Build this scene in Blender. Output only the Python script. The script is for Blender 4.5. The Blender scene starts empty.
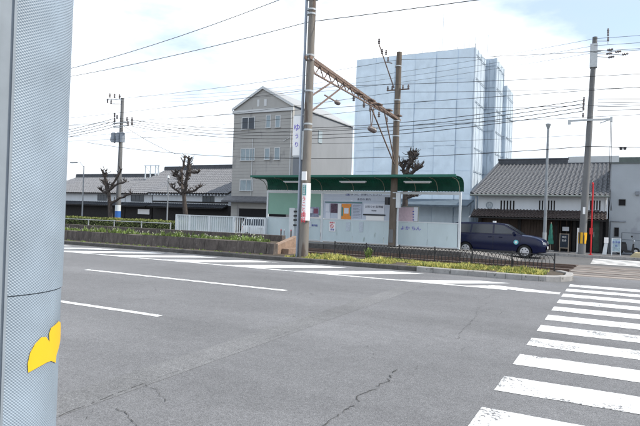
import bpy, bmesh, math, random
from mathutils import Vector, Matrix, noise
random.seed(7)
S = bpy.context.scene
COL = S.collection
R = math.radians
# ------------------------------------------------------------------ camera
FPX, YAW, PITCH, ROLL, EYE = 564.03, R(27.5025), R(0.1867), R(1.8324), 1.6
_f = Vector((-math.sin(YAW)*math.cos(PITCH), math.cos(YAW)*math.cos(PITCH), math.sin(PITCH)))
_r = Vector((math.cos(YAW), math.sin(YAW), 0)); _u = _r.cross(_f)
RT = _r*math.cos(ROLL)+_u*math.sin(ROLL); UP = -_r*math.sin(ROLL)+_u*math.cos(ROLL)
cd = bpy.data.cameras.new('camera'); cam = bpy.data.objects.new('camera', cd); COL.objects.link(cam)
M3 = Matrix((RT, UP, -_f)).transposed()
cam.matrix_world = Matrix.Translation((0, 0, EYE)) @ M3.to_4x4()
cd.sensor_width = 36; cd.lens = 36*FPX/640; cd.clip_start = 0.05; cd.clip_end = 3000
S.camera = cam
# ------------------------------------------------------------------ sky, sun, exposure
SUN_AZ, SUN_EL = 74, 47          # azimuth from +Y towards +X
w = bpy.data.worlds.new('World'); S.world = w; w.use_nodes = True
nt = w.node_tree; nt.nodes.clear(); N = nt.nodes.new; L = nt.links.new
sky = N('ShaderNodeTexSky'); sky.sky_type = 'NISHITA'; sky.sun_disc = False
sky.sun_elevation = R(SUN_EL); sky.sun_rotation = R(SUN_AZ)
b1 = N('ShaderNodeBackground'); b1.inputs[1].default_value = 0.12; L(sky.outputs[0], b1.inputs[0])
b2 = N('ShaderNodeBackground'); b2.inputs[0].default_value = (.93, .965, 1, 1); b2.inputs[1].default_value = 0.80
tc = N('ShaderNodeTexCoord'); mp = N('ShaderNodeMapping'); mp.inputs['Scale'].default_value = (1, 1, 2.6)
mp.inputs['Location'].default_value = (3.1, 1.4, .35)
L(tc.outputs['Generated'], mp.inputs[0])
nz = N('ShaderNodeTexNoise'); nz.inputs['Scale'].default_value = 1.5; nz.inputs['Detail'].default_value = 7; nz.inputs['Roughness'].default_value = .55
L(mp.outputs[0], nz.inputs['Vector'])
rp = N('ShaderNodeValToRGB'); rp.color_ramp.elements[0].position = .36; rp.color_ramp.elements[1].position = .56
rp.color_ramp.elements[0].color = (.55, .55, .55, 1)
L(nz.outputs['Fac'], rp.inputs[0])
rc = N('ShaderNodeValToRGB'); rc.color_ramp.elements[0].position = .45; rc.color_ramp.elements[1].position = .62
rc.color_ramp.elements[0].color = (.37, .45, .56, 1); rc.color_ramp.elements[1].color = (.93, .965, 1, 1); L(nz.outputs['Fac'], rc.inputs[0]); L(rc.outputs[0], b2.inputs[0])
ms = N('ShaderNodeMixShader'); L(rp.outputs[0], ms.inputs[0]); L(b1.outputs[0], ms.inputs[1]); L(b2.outputs[0], ms.inputs[2])
wo = N('ShaderNodeOutputWorld'); L(ms.outputs[0], wo.inputs[0])
sd = bpy.data.lights.new('sun', 'SUN'); sun = bpy.data.objects.new('sun', sd); COL.objects.link(sun)
sdir = Vector((math.sin(R(SUN_AZ))*math.cos(R(SUN_EL)), math.cos(R(SUN_AZ))*math.cos(R(SUN_EL)), math.sin(R(SUN_EL))))
sun.rotation_euler = sdir.to_track_quat('Z', 'Y').to_euler()
sun.location = (20, 5, 30)
sd.energy = 2.0; sd.angle = R(0.6); sd.color = (1, .93, .82)
S.view_settings.view_transform = 'Standard'; S.view_settings.look = 'None'; S.view_settings.gamma = 1
S.view_settings.use_curve_mapping = False
S.view_settings.exposure = 1.25
S.render.engine = 'CYCLES'

# ------------------------------------------------------------------ surveying: where a sight line meets a known plane
def sight(px, py): return _f*FPX+RT*(px-320)+UP*(213-py)
def at(px, py, Y):
    d = sight(px, py); return Vector((0, 0, EYE))+d*(Y/d.y)
def gnd(px, py, z=0):
    d = sight(px, py); return Vector((0, 0, EYE))+d*((z-EYE)/d.z)
def rect(x0, y0, x1, y1, Y):     # X0, X1, Z0, Z1 of an upright rectangle on the plane Y
    ym, xm = (y0+y1)/2, (x0+x1)/2
    return at(x0, ym, Y).x, at(x1, ym, Y).x, at(xm, y1, Y).z, at(xm, y0, Y).z

# ------------------------------------------------------------------ materials
MATS = {}
def mat(name, col, rough=.65, metal=0, var=.18, scale=3, bump=0, bscale=30, alpha=1, spec=.4, fleck=None, trans=0, stretch=(1, 1, 1), coat=0):
    if name in MATS: return MATS[name]
    m = bpy.data.materials.new(name); m.use_nodes = True; t = m.node_tree; n = t.nodes; l = t.links
    p = n['Principled BSDF']; p.inputs['Roughness'].default_value = rough; p.inputs['Metallic'].default_value = metal
    p.inputs['Specular IOR Level'].default_value = spec; p.inputs['Alpha'].default_value = alpha
    p.inputs['Transmission Weight'].default_value = trans; p.inputs['Coat Weight'].default_value = coat
    c = n.new('ShaderNodeTexCoord'); mp = n.new('ShaderNodeMapping'); mp.inputs['Scale'].default_value = stretch
    l.new(c.outputs['Object'], mp.inputs[0])
    a = n.new('ShaderNodeTexNoise'); a.inputs['Scale'].default_value = scale; a.inputs['Detail'].default_value = 8; a.inputs['Roughness'].default_value = .65
    l.new(mp.outputs[0], a.inputs['Vector'])
    r = n.new('ShaderNodeValToRGB'); e = r.color_ramp.elements
    e[0].position = .3; e[1].position = .7
    e[0].color = tuple(x*(1-var) for x in col)+(1,); e[1].color = tuple(min(1, x*(1+var)) for x in col)+(1,)
    l.new(a.outputs['Fac'], r.inputs[0]); out = r.outputs[0]
    if fleck:                                    # (colour, amount, scale)
        f = n.new('ShaderNodeTexNoise'); f.inputs['Scale'].default_value = fleck[2]; f.inputs['Detail'].default_value = 3
        l.new(mp.outputs[0], f.inputs['Vector'])
        fr = n.new('ShaderNodeValToRGB'); fr.color_ramp.elements[0].position = 1-fleck[1]; fr.color_ramp.elements[1].position = min(1, 1-fleck[1]+.08)
        l.new(f.outputs['Fac'], fr.inputs[0])
        mx = n.new('ShaderNodeMixRGB'); l.new(fr.outputs[0], mx.inputs[0]); l.new(out, mx.inputs[1]); mx.inputs[2].default_value = tuple(fleck[0])+(1,)
        out = mx.outputs[0]
    l.new(out, p.inputs['Base Color'])
    if bump:
        b = n.new('ShaderNodeTexNoise'); b.inputs['Scale'].default_value = bscale; b.inputs['Detail'].default_value = 6
        l.new(mp.outputs[0], b.inputs['Vector'])
        bb = n.new('ShaderNodeBump'); bb.inputs['Strength'].default_value = bump; bb.inputs['Distance'].default_value = .02
        l.new(b.outputs['Fac'], bb.inputs['Height']); l.new(bb.outputs[0], p.inputs['Normal'])
    MATS[name] = m; return m

def worn_paint():
    m = mat('road paint', (.74, .75, .76), .7, var=.1, scale=2, bump=.3, bscale=60); t = m.node_tree; n = t.nodes; l = t.links
    p = n['Principled BSDF']; base = p.inputs['Base Color'].links[0].from_socket
    c = n.new('ShaderNodeTexCoord')
    a = n.new('ShaderNodeTexNoise'); a.inputs['Scale'].default_value = 26; a.inputs['Detail'].default_value = 9; a.inputs['Roughness'].default_value = .75
    b = n.new('ShaderNodeTexNoise'); b.inputs['Scale'].default_value = 1.7; b.inputs['Detail'].default_value = 4
    l.new(c.outputs['Object'], a.inputs['Vector']); l.new(c.outputs['Object'], b.inputs['Vector'])
    ad = n.new('ShaderNodeMath'); ad.operation = 'MULTIPLY_ADD'; l.new(b.outputs['Fac'], ad.inputs[0]); ad.inputs[1].default_value = .75; l.new(a.outputs['Fac'], ad.inputs[2])
    r = n.new('ShaderNodeValToRGB'); r.color_ramp.elements[0].position = .98; r.color_ramp.elements[1].position = 1.06
    l.new(ad.outputs[0], r.inputs[0])
    mx = n.new('ShaderNodeMixRGB'); l.new(r.outputs[0], mx.inputs[0]); l.new(base, mx.inputs[1]); mx.inputs[2].default_value = (.16, .16, .165, 1)
    l.new(mx.outputs[0], p.inputs['Base Color']); return m

def asphalt(name, col, k=1.0, seed=0):
    m = bpy.data.materials.new(name); m.use_nodes = True; n = m.node_tree.nodes; l = m.node_tree.links; p = n['Principled BSDF']
    p.inputs['Roughness'].default_value = .86; p.inputs['Specular IOR Level'].default_value = .3
    c = n.new('ShaderNodeTexCoord'); mp = n.new('ShaderNodeMapping'); mp.inputs['Location'].default_value = (seed, seed*2, 0)
    l.new(c.outputs['Object'], mp.inputs[0])
    def no(s, d, r=.6, str_=None):
        a = n.new('ShaderNodeTexNoise'); a.inputs['Scale'].default_value = s; a.inputs['Detail'].default_value = d; a.inputs['Roughness'].default_value = r
        src = mp.outputs[0]
        if str_:
            q = n.new('ShaderNodeMapping'); q.inputs['Scale'].default_value = str_; l.new(src, q.inputs[0]); src = q.outputs[0]
        l.new(src, a.inputs['Vector']); return a.outputs['Fac']
    def ramp(s, p0, p1, c0, c1):
        r = n.new('ShaderNodeValToRGB'); r.color_ramp.elements[0].position = p0; r.color_ramp.elements[1].position = p1
        r.color_ramp.elements[0].color = (c0,)*3+(1,); r.color_ramp.elements[1].color = (c1,)*3+(1,); l.new(s, r.inputs[0]); return r.outputs[0]
    def mul(a, b, t='MULTIPLY', f=1):
        x = n.new('ShaderNodeMixRGB'); x.blend_type = t; x.inputs[0].default_value = f; l.new(a, x.inputs[1]); l.new(b, x.inputs[2]); return x.outputs[0]
    bc = n.new('ShaderNodeRGB'); bc.outputs[0].default_value = tuple(col)+(1,)
    o = mul(bc.outputs[0], ramp(no(.35, 5), .3, .7, .86, 1.14))
    o = mul(o, ramp(no(.5, 4, .6, (.12, 1, 1)), .3, .7, .85, 1.13))       # traffic polish runs along the lanes
    o = mul(o, ramp(no(90, 3, .8), .32, .68, .5, 1.6)); o = mul(o, ramp(no(28, 4, .8), .3, .7, .72, 1.28)); o = mul(o, ramp(no(6, 4, .7), .3, .7, .9, 1.1)); o = mul(o, ramp(no(1.1, 5, .7), .62, .72, 1, .86))
    v = n.new('ShaderNodeTexVoronoi'); v.inputs['Scale'].default_value = 130; l.new(mp.outputs[0], v.inputs['Vector'])
    o = mul(o, ramp(v.outputs['Distance'], .0, .35, 1.6, .95))
    # hairline crazing, only in some places
    dv = n.new('ShaderNodeMixRGB'); dv.inputs[0].default_value = .12; l.new(mp.outputs[0], dv.inputs[1])
    nn = n.new('ShaderNodeTexNoise'); nn.inputs['Scale'].default_value = 2.5; nn.inputs['Detail'].default_value = 6; l.new(mp.outputs[0], nn.inputs['Vector']); l.new(nn.outputs['Color'], dv.inputs[2])
    vv = n.new('ShaderNodeTexVoronoi'); vv.feature = 'DISTANCE_TO_EDGE'; vv.inputs['Scale'].default_value = .75; l.new(dv.outputs[0], vv.inputs['Vector'])
    cr = ramp(vv.outputs['Distance'], .0015, .006, 1, 0)
    ms_ = ramp(no(.8, 3), .55, .65, 0, .4)
    g = mul(cr, ms_)
    x = n.new('ShaderNodeMixRGB'); l.new(g, x.inputs[0]); l.new(o, x.inputs[1]); x.inputs[2].default_value = (.015, .015, .015, 1)
    l.new(x.outputs[0], p.inputs['Base Color'])
    b = n.new('ShaderNodeBump'); b.inputs['Strength'].default_value = .55; b.inputs['Distance'].default_value = .008
    l.new(v.outputs['Distance'], b.inputs['Height']); l.new(b.outputs[0], p.inputs['Normal'])
    return m

ASPH = asphalt('asphalt', (.152, .153, .160)); ASPH2 = asphalt('asphalt repair', (.157, .158, .163), seed=4)
ASPHF = asphalt('far asphalt', (.12, .12, .121), seed=9)
PAINT = worn_paint()
CONC = mat('kerb concrete', (.30, .29, .28), .85, var=.22, scale=4, bump=.4, bscale=40, fleck=((.12, .12, .11), .38, 9))
CONCD = mat('dark kerb stone', (.09, .085, .08), .9, var=.3, scale=5, bump=.5, bscale=30)  # darker than the other kerb, tone varied at random
PAVE = mat('sidewalk paving', (.13, .13, .135), .85, var=.15, scale=3, bump=.3, bscale=25)
STONE = mat('old stone wall', (.095, .08, .072), .9, var=.45, scale=3.2, bump=.9, bscale=14, stretch=(2.2, 2.2, .7), fleck=((.2, .18, .16), .36, 6))
EARTH = mat('earth', (.07, .055, .04), .95, var=.3, scale=6, bump=.6, bscale=20)
BALL = mat('track ballast', (.10, .078, .066), .95, var=.45, scale=22, bump=1, bscale=30)
SETT = mat('track crossing paving', (.16, .142, .13), .85, var=.2, scale=4, bump=.3, bscale=20)
SLABL = mat('concrete crossing slab', (.27, .235, .21), .85, var=.15, scale=5, bump=.3, bscale=20)
RAIL = mat('rail steel', (.12, .085, .07), .5, .6, var=.2, scale=8)
CPOLE = mat('weathered pole concrete', (.185, .168, .15), .85, var=.2, scale=3, bump=.3, bscale=30, stretch=(1, 1, .25), fleck=((.11, .085, .07), .44, 4))
CPOLE2 = mat('grey pole concrete', (.15, .152, .155), .85, var=.16, scale=3, bump=.2, bscale=30, stretch=(1, 1, .25))
CPOLE3 = mat('stained pole concrete', (.135, .11, .088), .85, var=.3, scale=3, bump=.3, bscale=30, stretch=(1, 1, .25))
GALV = mat('galvanised steel', (.42, .44, .45), .45, .5, var=.12, scale=6)
RUST = mat('rusty painted steel', (.16, .115, .095), .9, .0, var=.4, scale=6, bump=.3, bscale=20)
DARK = mat('dark metal', (.035, .035, .038), .5, .3, var=.2)
CABLE = mat('black cable', (.02, .02, .022), .6, var=.1)
CERAM = mat('brown grey insulator', (.15, .13, .13), .35, var=.2, scale=20)
WHITEP = mat('white painted steel', (.62, .66, .68), .45, var=.07, scale=5)
PANEL = mat('pale blue panel', (.54, .63, .65), .5, var=.06, scale=1.5, fleck=((.36, .43, .42), .33, 2.5), stretch=(1, 1, .4))
PANELG = mat('pale green panel', (.22, .39, .31), .45, var=.06, scale=1.2)
GREEN = mat('green roof sheet', (.012, .105, .075), .45, var=.2, scale=2.5, spec=.4)
FROST = mat('milky acrylic panel', (.62, .70, .72), .35, var=.05, scale=3, alpha=.42)
BOARD = mat('notice board', (.50, .55, .64), .5, var=.05, scale=4)
PAPER = mat('white paper', (.66, .69, .76), .6, var=.03)
WHITE = mat('white enamel', (.80, .80, .80), .4, var=.03)
ORANGE = mat('orange poster', (.75, .27, .05), .5, var=.1, scale=12)
TEAL = mat('teal print', (.04, .25, .24), .5, var=.1)
REDP = mat('red print', (.65, .04, .07), .5, var=.05)
BLUEP = mat('blue print', (.05, .07, .38), .5, var=.05)
PURP = mat('violet print', (.12, .07, .5), .5, var=.05)
INK = mat('dark print', (.04, .045, .08), .6, var=.1)
PINK = mat('faded pink map print', (.55, .43, .48), .6, var=.12, scale=7)
YEL = mat('yellow band', (.70, .38, .02), .5, var=.08)
BLUEB = mat('blue band', (.03, .13, .42), .5, var=.08)
REDM = mat('red painted steel', (.55, .02, .025), .4, var=.08)
TILE = mat('grey roof tile', (.11, .113, .122), .62, var=.3, scale=5, fleck=((.13, .13, .14), .34, 11), spec=.25)
TILEF = mat('pale grey roof tile', (.165, .17, .185), .65, var=.25, scale=3, fleck=((.10, .10, .11), .4, 6))
TILEB = mat('brown roof tile', (.065, .05, .047), .6, var=.35, scale=5)
PLAST = mat('white plaster', (.66, .69, .72), .85, var=.06, scale=1.2, fleck=((.45, .46, .47), .34, 2), stretch=(1, 1, .4))
PLASTD = mat('grey render', (.35, .38, .41), .85, var=.07, scale=.8, fleck=((.29, .31, .34), .4, 1.2), bump=.1, bscale=30)
WOOD = mat('dark weathered boards', (.055, .038, .03), .8, var=.5, scale=5, stretch=(4, 4, .3))
WOODD = mat('black stained timber', (.02, .018, .018), .8, var=.3, scale=4)
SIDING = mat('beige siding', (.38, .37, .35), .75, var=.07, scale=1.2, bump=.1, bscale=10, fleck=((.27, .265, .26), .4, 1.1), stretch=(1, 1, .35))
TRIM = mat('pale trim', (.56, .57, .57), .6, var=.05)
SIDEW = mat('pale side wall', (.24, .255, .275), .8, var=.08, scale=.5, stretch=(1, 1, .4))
GLASS = mat('window glass', (.03, .04, .055), .1, var=.3, scale=1, spec=.5)
CURT = mat('curtained window glass', (.25, .31, .34), .15, var=.2, scale=2, spec=.7, stretch=(6, 1, 1))
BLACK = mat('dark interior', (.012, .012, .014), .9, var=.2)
NAVY = mat('navy car paint', (.0025, .006, .036), .22, .0, var=.06, spec=.3, coat=.12)
VANW = mat('white car paint', (.70, .72, .74), .3, var=.04, coat=.5)
TYRE = mat('tyre rubber', (.02, .02, .02), .85, var=.2)
HUB = mat('silver hubcap', (.5, .5, .52), .35, .4, var=.1)
PLAS = mat('black plastic', (.03, .03, .033), .5, var=.1)
LAMPG = mat('headlight glass', (.6, .62, .65), .1, var=.1, spec=.9)
BARK = mat('tree bark', (.055, .045, .04), .9, var=.45, scale=5, bump=.8, bscale=20)
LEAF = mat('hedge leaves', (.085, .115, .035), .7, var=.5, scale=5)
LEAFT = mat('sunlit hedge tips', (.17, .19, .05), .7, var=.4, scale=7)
GRASS = mat('yellow green grass', (.47, .44, .13), .8, var=.4, scale=2.5)
GRASSG = mat('green weeds', (.14, .20, .05), .8, var=.4, scale=3)
FLOW = mat('small pale flowers', (.62, .58, .42), .8, var=.2, scale=20)
GREENC = mat('green cloth', (.03, .16, .12), .8, var=.3, scale=6)
SLATE = mat('chalkboard', (.035, .05, .075), .6, var=.2, scale=10)
PALEW = mat('pale wood', (.30, .25, .2), .7, var=.2)
BRONZ = mat('beige low wall', (.42, .36, .22), .8, var=.12)

def spec_fix(): pass
def sheeting():
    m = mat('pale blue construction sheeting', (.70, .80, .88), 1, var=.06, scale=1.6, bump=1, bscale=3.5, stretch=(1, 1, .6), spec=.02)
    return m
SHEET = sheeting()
SHEETDIM = mat('dimmed construction sheeting', (.47, .54, .61), 1, var=.14, spec=.02, scale=.8, bump=.7, bscale=2, stretch=(1.6, 1.6, .3), fleck=((.36, .42, .49), .42, 2))  # same sheeting, darkened in colour so its sunlit faces don't blow out

# ------------------------------------------------------------------ mesh helpers
SPLIT = {'rafter_end', 'mount', 'hub_hole', 'insulator', 'band', 'brace', 'crossarm', 'drain_pipe', 'hanger', 'conduit', 'timber_post', 'fitting', 'scaffold_tube', 'gable_wall', 'side_wall', 'core', 'side_window', 'drop_cable', 'door_handle', 'door_gap', 'purlin', 'rafter', 'main_beam', 'top_bracket'}
class MB:
    def __init__(s): s.b = bmesh.new()
    def v(s, p): return s.b.verts.new(p)
    def face(s, pts):
        try: return s.b.faces.new([s.v(p) for p in pts])
        except ValueError: return None
    def box(s, x0, x1, y0, y1, z0, z1, M=None):
        P = [Vector(p) for p in ((x0, y0, z0), (x1, y0, z0), (x1, y1, z0), (x0, y1, z0), (x0, y0, z1), (x1, y0, z1), (x1, y1, z1), (x0, y1, z1))]
        if M: P = [M @ p for p in P]
        V = [s.v(p) for p in P]
        for f in ((3, 2, 1, 0), (4, 5, 6, 7), (0, 1, 5, 4), (1, 2, 6, 5), (2, 3, 7, 6), (3, 0, 4, 7)): s.b.faces.new([V[i] for i in f])
        return s
    def ring(s, c, d, r, n):
        d = d.normalized(); a = Vector((0, 0, 1)) if abs(d.z) < .9 else Vector((1, 0, 0))
        x = d.cross(a).normalized(); y = d.cross(x)
        return [s.v(c+x*(r*math.cos(2*math.pi*i/n))+y*(r*math.sin(2*math.pi*i/n))) for i in range(n)]
    def tube(s, pts, rad, n=8):
        pts = [Vector(p) for p in pts]
        if not hasattr(rad, '__len__'): rad = [rad]*len(pts)
        rs = []
        for i, p in enumerate(pts):
            d = (pts[min(i+1, len(pts)-1)]-pts[max(i-1, 0)]); rs.append(s.ring(p, d, rad[i], n))
        for A, B in zip(rs, rs[1:]):
            # keep ring alignment
            k = min(range(n), key=lambda k: sum((A[i].co-B[(i+k) % n].co).length for i in range(n)))
            for i in range(n): s.b.faces.new((A[i], A[(i+1) % n], B[(i+1+k) % n], B[(i+k) % n]))
            B[:] = B[k:]+B[:k]
        s.b.faces.new(rs[0]); s.b.faces.new(rs[-1]); return s
    def beam(s, a, b, w, h):      # rectangular bar from a to b
        a, b = Vector(a), Vector(b); d = (b-a).normalized(); up = Vector((0, 0, 1)) if abs(d.z) < .95 else Vector((0, 1, 0))
        x = d.cross(up).normalized()*w/2; y = x.cross(d).normalized()*h/2
        V = [s.v(p+i*x+j*y) for p in (a, b) for i, j in ((-1, -1), (1, -1), (1, 1), (-1, 1))]
        for f in ((0, 1, 2, 3), (7, 6, 5, 4), (0, 4, 5, 1), (1, 5, 6, 2), (2, 6, 7, 3), (3, 7, 4, 0)): s.b.faces.new([V[i] for i in f])
        return s
    def prism(s, poly, a, b, axis='x'):   # poly of 2-D points extruded from a to b along the axis
        def P(q, t): return {'x': (t, q[0], q[1]), 'y': (q[0], t, q[1]), 'z': (q[0], q[1], t)}[axis]
        A = [s.v(P(q, a)) for q in poly]; B = [s.v(P(q, b)) for q in poly]; n = len(poly)
        s.b.faces.new(A); s.b.faces.new(B[::-1])
        for i in range(n): s.b.faces.new((A[i], B[i], B[(i+1) % n], A[(i+1) % n]))
        return s
    def build(s, name, m, parent=None, base=None, smooth=False, local=False):
        if name in SPLIT and parent is not None:
            s.b.verts.ensure_lookup_table(); seen = set(); isl = []
            for v in s.b.verts:
                if v in seen: continue
                st = [v]; seen.add(v); comp = []
                while st:
                    a = st.pop(); comp.append(a)
                    for e in a.link_edges:
                        o_ = e.other_vert(a)
                        if o_ not in seen: seen.add(o_); st.append(o_)
                isl.append(comp)
            if len(isl) > 1:
                for comp in isl:
                    mm = MB(); mp = {v: mm.v(v.co.copy()) for v in comp}; cs = set(comp)
                    for f in {f for v in comp for f in v.link_faces}: mm.b.faces.new([mp[v] for v in f.verts])
                    o_ = mm.build(name, m, parent, base, smooth, local)
                s.b.free(); return o_
        bmesh.ops.recalc_face_normals(s.b, faces=s.b.faces)
        me = bpy.data.meshes.new(name)
        off = Vector((0, 0, 0))
        if parent is not None and not local: off = BASE.get(parent.name, off)
        elif base is not None: off = Vector(base)
        if off.length > 0: bmesh.ops.translate(s.b, verts=s.b.verts, vec=-off)
        if smooth:
            for f in s.b.faces: f.smooth = True
        s.b.to_mesh(me); s.b.free()
        if smooth and smooth != 'all':
            try: me.set_sharp_from_angle(angle=R(38))
            except Exception: pass
        me.materials.append(m)
        o = bpy.data.objects.new(name, me); COL.objects.link(o)
        if parent is not None: o.parent = parent; BASE[o.name] = off
        elif base is not None: o.location = off
        return o
BASE = {}
def tag(o, label=None, cat=None, group=None, kind=None):
    if label: o['label'] = label
    if cat: o['category'] = cat
    if group: o['group'] = group
    if kind: o['kind'] = kind
    return o
def thing(name, label, cat, loc, group=None, rz=0):
    o = bpy.data.objects.new(name, None); COL.objects.link(o); o.location = loc; o.rotation_euler.z = rz
    o.empty_display_size = .2; BASE[o.name] = Vector(loc); return tag(o, label, cat, group)
def struct(name, mb, m, smooth=False): return tag(mb.build(name, m, smooth=smooth), kind='structure')
def text(name, s, m, parent, x, y, z, size, vertical=False, facing=0, depth=.004, local=False, sx=1):
    """flat lettering standing upright at x,y,z (its centre), read from -Y"""
    cu = bpy.data.curves.new(name, 'FONT'); cu.body = '\n'.join(s) if vertical else s; cu.size = size; cu.align_x = 'CENTER'; cu.align_y = 'CENTER'
    cu.extrude = depth; cu.space_line = 1.0
    o = bpy.data.objects.new('tmp', cu); COL.objects.link(o)
    dg = bpy.context.evaluated_depsgraph_get(); me = bpy.data.meshes.new_from_object(o.evaluated_get(dg)); bpy.data.objects.remove(o)
    off = Vector((0, 0, 0)) if local else BASE.get(parent.name, Vector((0, 0, 0)))
    T = Matrix.Translation(Vector((x, y, z))-off) @ Matrix.Rotation(facing, 4, 'Z') @ Matrix.Rotation(R(90), 4, 'X') @ Matrix.Diagonal((sx, 1, 1, 1))
    me.transform(T); me.materials.clear(); me.materials.append(m)
    o = bpy.data.objects.new(name, me); COL.objects.link(o); o.parent = parent; BASE[o.name] = off
    return o

# ================================================================== SETTING: ground, roads, markings
g = MB(); g.face([(-900, -900, -.36), (900, -900, -.36), (900, 900, -.36), (-900, 900, -.36)]); struct('ground', g, asphalt('open ground', (.10, .098, .096), seed=2))
def strip(name, x0, x1, prof, m, step=None):
    mb = MB(); xs = [x0, x1] if not step else [x0+(x1-x0)*i/step for i in range(step+1)]
    rows = [[mb.v((x, y, z)) for (y, z) in prof] for x in xs]
    for A, B in zip(rows, rows[1:]):
        for i in range(len(prof)-1): mb.b.faces.new((A[i], B[i], B[i+1], A[i+1]))
    return struct(name, mb, m)
strip('road', -160, 60, [(-60, -.36), (-60, 0), (18.7, 0)], ASPH)
strip('tram_track_bed', -160, -1.3, [(18.7, -.02), (27.6, -.25)], BALL)
strip('track_crossing', -1.3, 40, [(18.7, 0), (27.6, -.25)], SETT)
strip('far_road', -160, 60, [(27.6, -.25), (29.6, -.28), (34.3, -.28), (43, -.282)], ASPHF)
def zt(y): return 0 if y < 18.7 else (-.25*(y-18.7)/8.9 if y < 27.6 else (-.25-.03*(y-27.6)/2 if y < 29.6 else -.28))
def decal(name, polys, m, h=.004):
    mb = MB()
    for P in polys: mb.face([(x, y, zt(y)+h) for x, y in P])
    return struct(name, mb, m)
def q(x0, x1, y0, y1): return [(x0, y0), (x1, y0), (x1, y1), (x0, y1)]
# crosswalk
def ragged(x0, x1, y0, y1):
    n = 40; lo = [(x0+(x1-x0)*i/n, y0+random.uniform(-.008, .008)) for i in range(n+1)]; hi = [(x0+(x1-x0)*i/n, y1+random.uniform(-.008, .008)) for i in range(n+1)][::-1]
    return lo+hi
PER = 1.106; cw = []
for n in range(-4, 11):
    y1 = 4.939+PER*n; cw.append(ragged(-.955, 3.3, y1-.545, y1))
decal('crosswalk_marking', cw, PAINT)
cw = []
for n in range(5):
    y1 = 29.75+.92*n; cw.append(q(-.9, 3.3, y1-.5, y1))
decal('far_crosswalk_marking', cw, mat('fresh road paint', (.8, .8, .8), .6, var=.05), .006)
# lane lines, hatching
decal('lane_marking', [ragged(-11.95, -6.0, 10.02, 10.18), ragged(-9.5, -6.0, 6.37, 6.5), ragged(-23.9, -17.9, 10.02, 10.18), ragged(-21.5, -17.9, 6.37, 6.5)], PAINT)
hz = [ragged(-60, -2.15, 13.58, 13.73), q(-1.95, -1.02, 13.6, 13.73)]
k = 0; xs = -5.45
for k in range(-1, 16):
    xe = -4.9-2.45*k; hz.append([(xe-3.0, 13.735), (xe-1.75, 13.735), (xe+.15, 15.75-.01*k), (xe-.95, 15.75-.01*k)] if k > -1 else [(-4.9, 13.735), (-3.75, 13.735), (-2.3, 15.1), (-3.1, 15.1)])
hz.append([(-3.1, 13.735), (-1.05, 13.735), (-1.02, 13.95), (-2.6, 14.35)])
decal('hatched_marking', hz, PAINT)
# repair band and long seam across the lanes
sA, sB = gnd(52, 419.5), gnd(430, 284); dirn = (sB-sA).normalized(); nn = Vector((-dirn.y, dirn.x, 0))
decal('road_repair', [[tuple((sA-dirn*3)[:2]), tuple(sB[:2]), tuple((sB+nn*.42)[:2]), tuple((sA-dirn*3+nn*.42)[:2])]], ASPH2, .002)
def crack(pts, w, jag=.03):
    polys = []; P = [gnd(*p) for p in pts]; Q = []
    for a, b in zip(P, P[1:]):
        n = max(2, int((b-a).length/.05))
        for i in range(n): Q.append(a.lerp(b, i/n)+Vector((random.gauss(0, jag), random.gauss(0, jag), 0)))
    Q.append(P[-1])
    for a, b in zip(Q, Q[1:]):
        d = (b-a); 
        if d.length < 1e-4 or random.random() < .22: continue
        s_ = Vector((-d.y, d.x, 0)).normalized()*w*random.uniform(.12, .75)/2
        polys.append([tuple((a-s_)[:2]), tuple((b-s_)[:2]), tuple((b+s_)[:2]), tuple((a+s_)[:2])])
    return polys
def thin(P): return P
ck = crack([(52, 419.5), (75, 410), (143, 384)], .012, .004)+crack([(143, 384), (198, 364), (300, 328)], .006, .003)
ck += crack([(143, 384), (155, 390), (165, 402)], .008, .012)+crack([(118, 408), (130, 418), (137, 428)], .011, .014)+crack([(90, 404), (92, 412), (86, 420)], .006, .01)
ck += crack([(322, 428), (340, 415), (356, 404), (358, 396), (374, 390), (386, 382), (397, 370)], .016, .014)
ck += crack([(366, 344), (374, 354), (376, 362)], .006, .012)+crack([(407, 368), (413, 376), (418, 366)], .007, .012)
ck += crack([(305, 317), (380, 329), (458, 339), (500, 344)], .009, .012)+crack([(458, 339), (462, 331), (478, 315)], .009, .01)
ck += crack([(495, 300), (478, 308), (476, 316)], .008, .012)+crack([(280, 315), (305, 318)], .01, .01)+[]
decal('asphalt_cracks', ck, mat('crack fill dirt', (.05, .049, .048), .95, var=.5), .0062)  # dark fill lying in the asphalt cracks
# tracks
mb = MB()
def slope_z(y): return -.02-.23*(y-18.7)/8.9
for y in (19.75, 21.2, 23.6, 25.05):
    mb.box(-160, -1.3, y-.035, y+.035, slope_z(y)-.05, slope_z(y)+.09)
    mb.box(-1.3, 40, y-.035, y+.035, zt(y)-.05, zt(y)+.012)
struct('tram_rails', mb, RAIL)
decal('rail_side_paving', [q(-1.28, 40, 19.0, 19.7), q(-1.28, 40, 21.25, 21.85), q(-1.28, 40, 23.0, 23.55), q(-1.28, 40, 25.1, 25.6)], SLABL, .004)
# far kerb and sidewalk
strip('far_sidewalk', -160, 60, [(34.3, -.30), (34.3, -.15), (43, -.13), (60, -.13)], PAVE)
mb = MB()
for i in range(-100, 40): mb.box(i*.6, i*.6+.59, 34.12, 34.297, -.30, -.135)
struct('far_kerb', mb, CONC)
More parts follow.
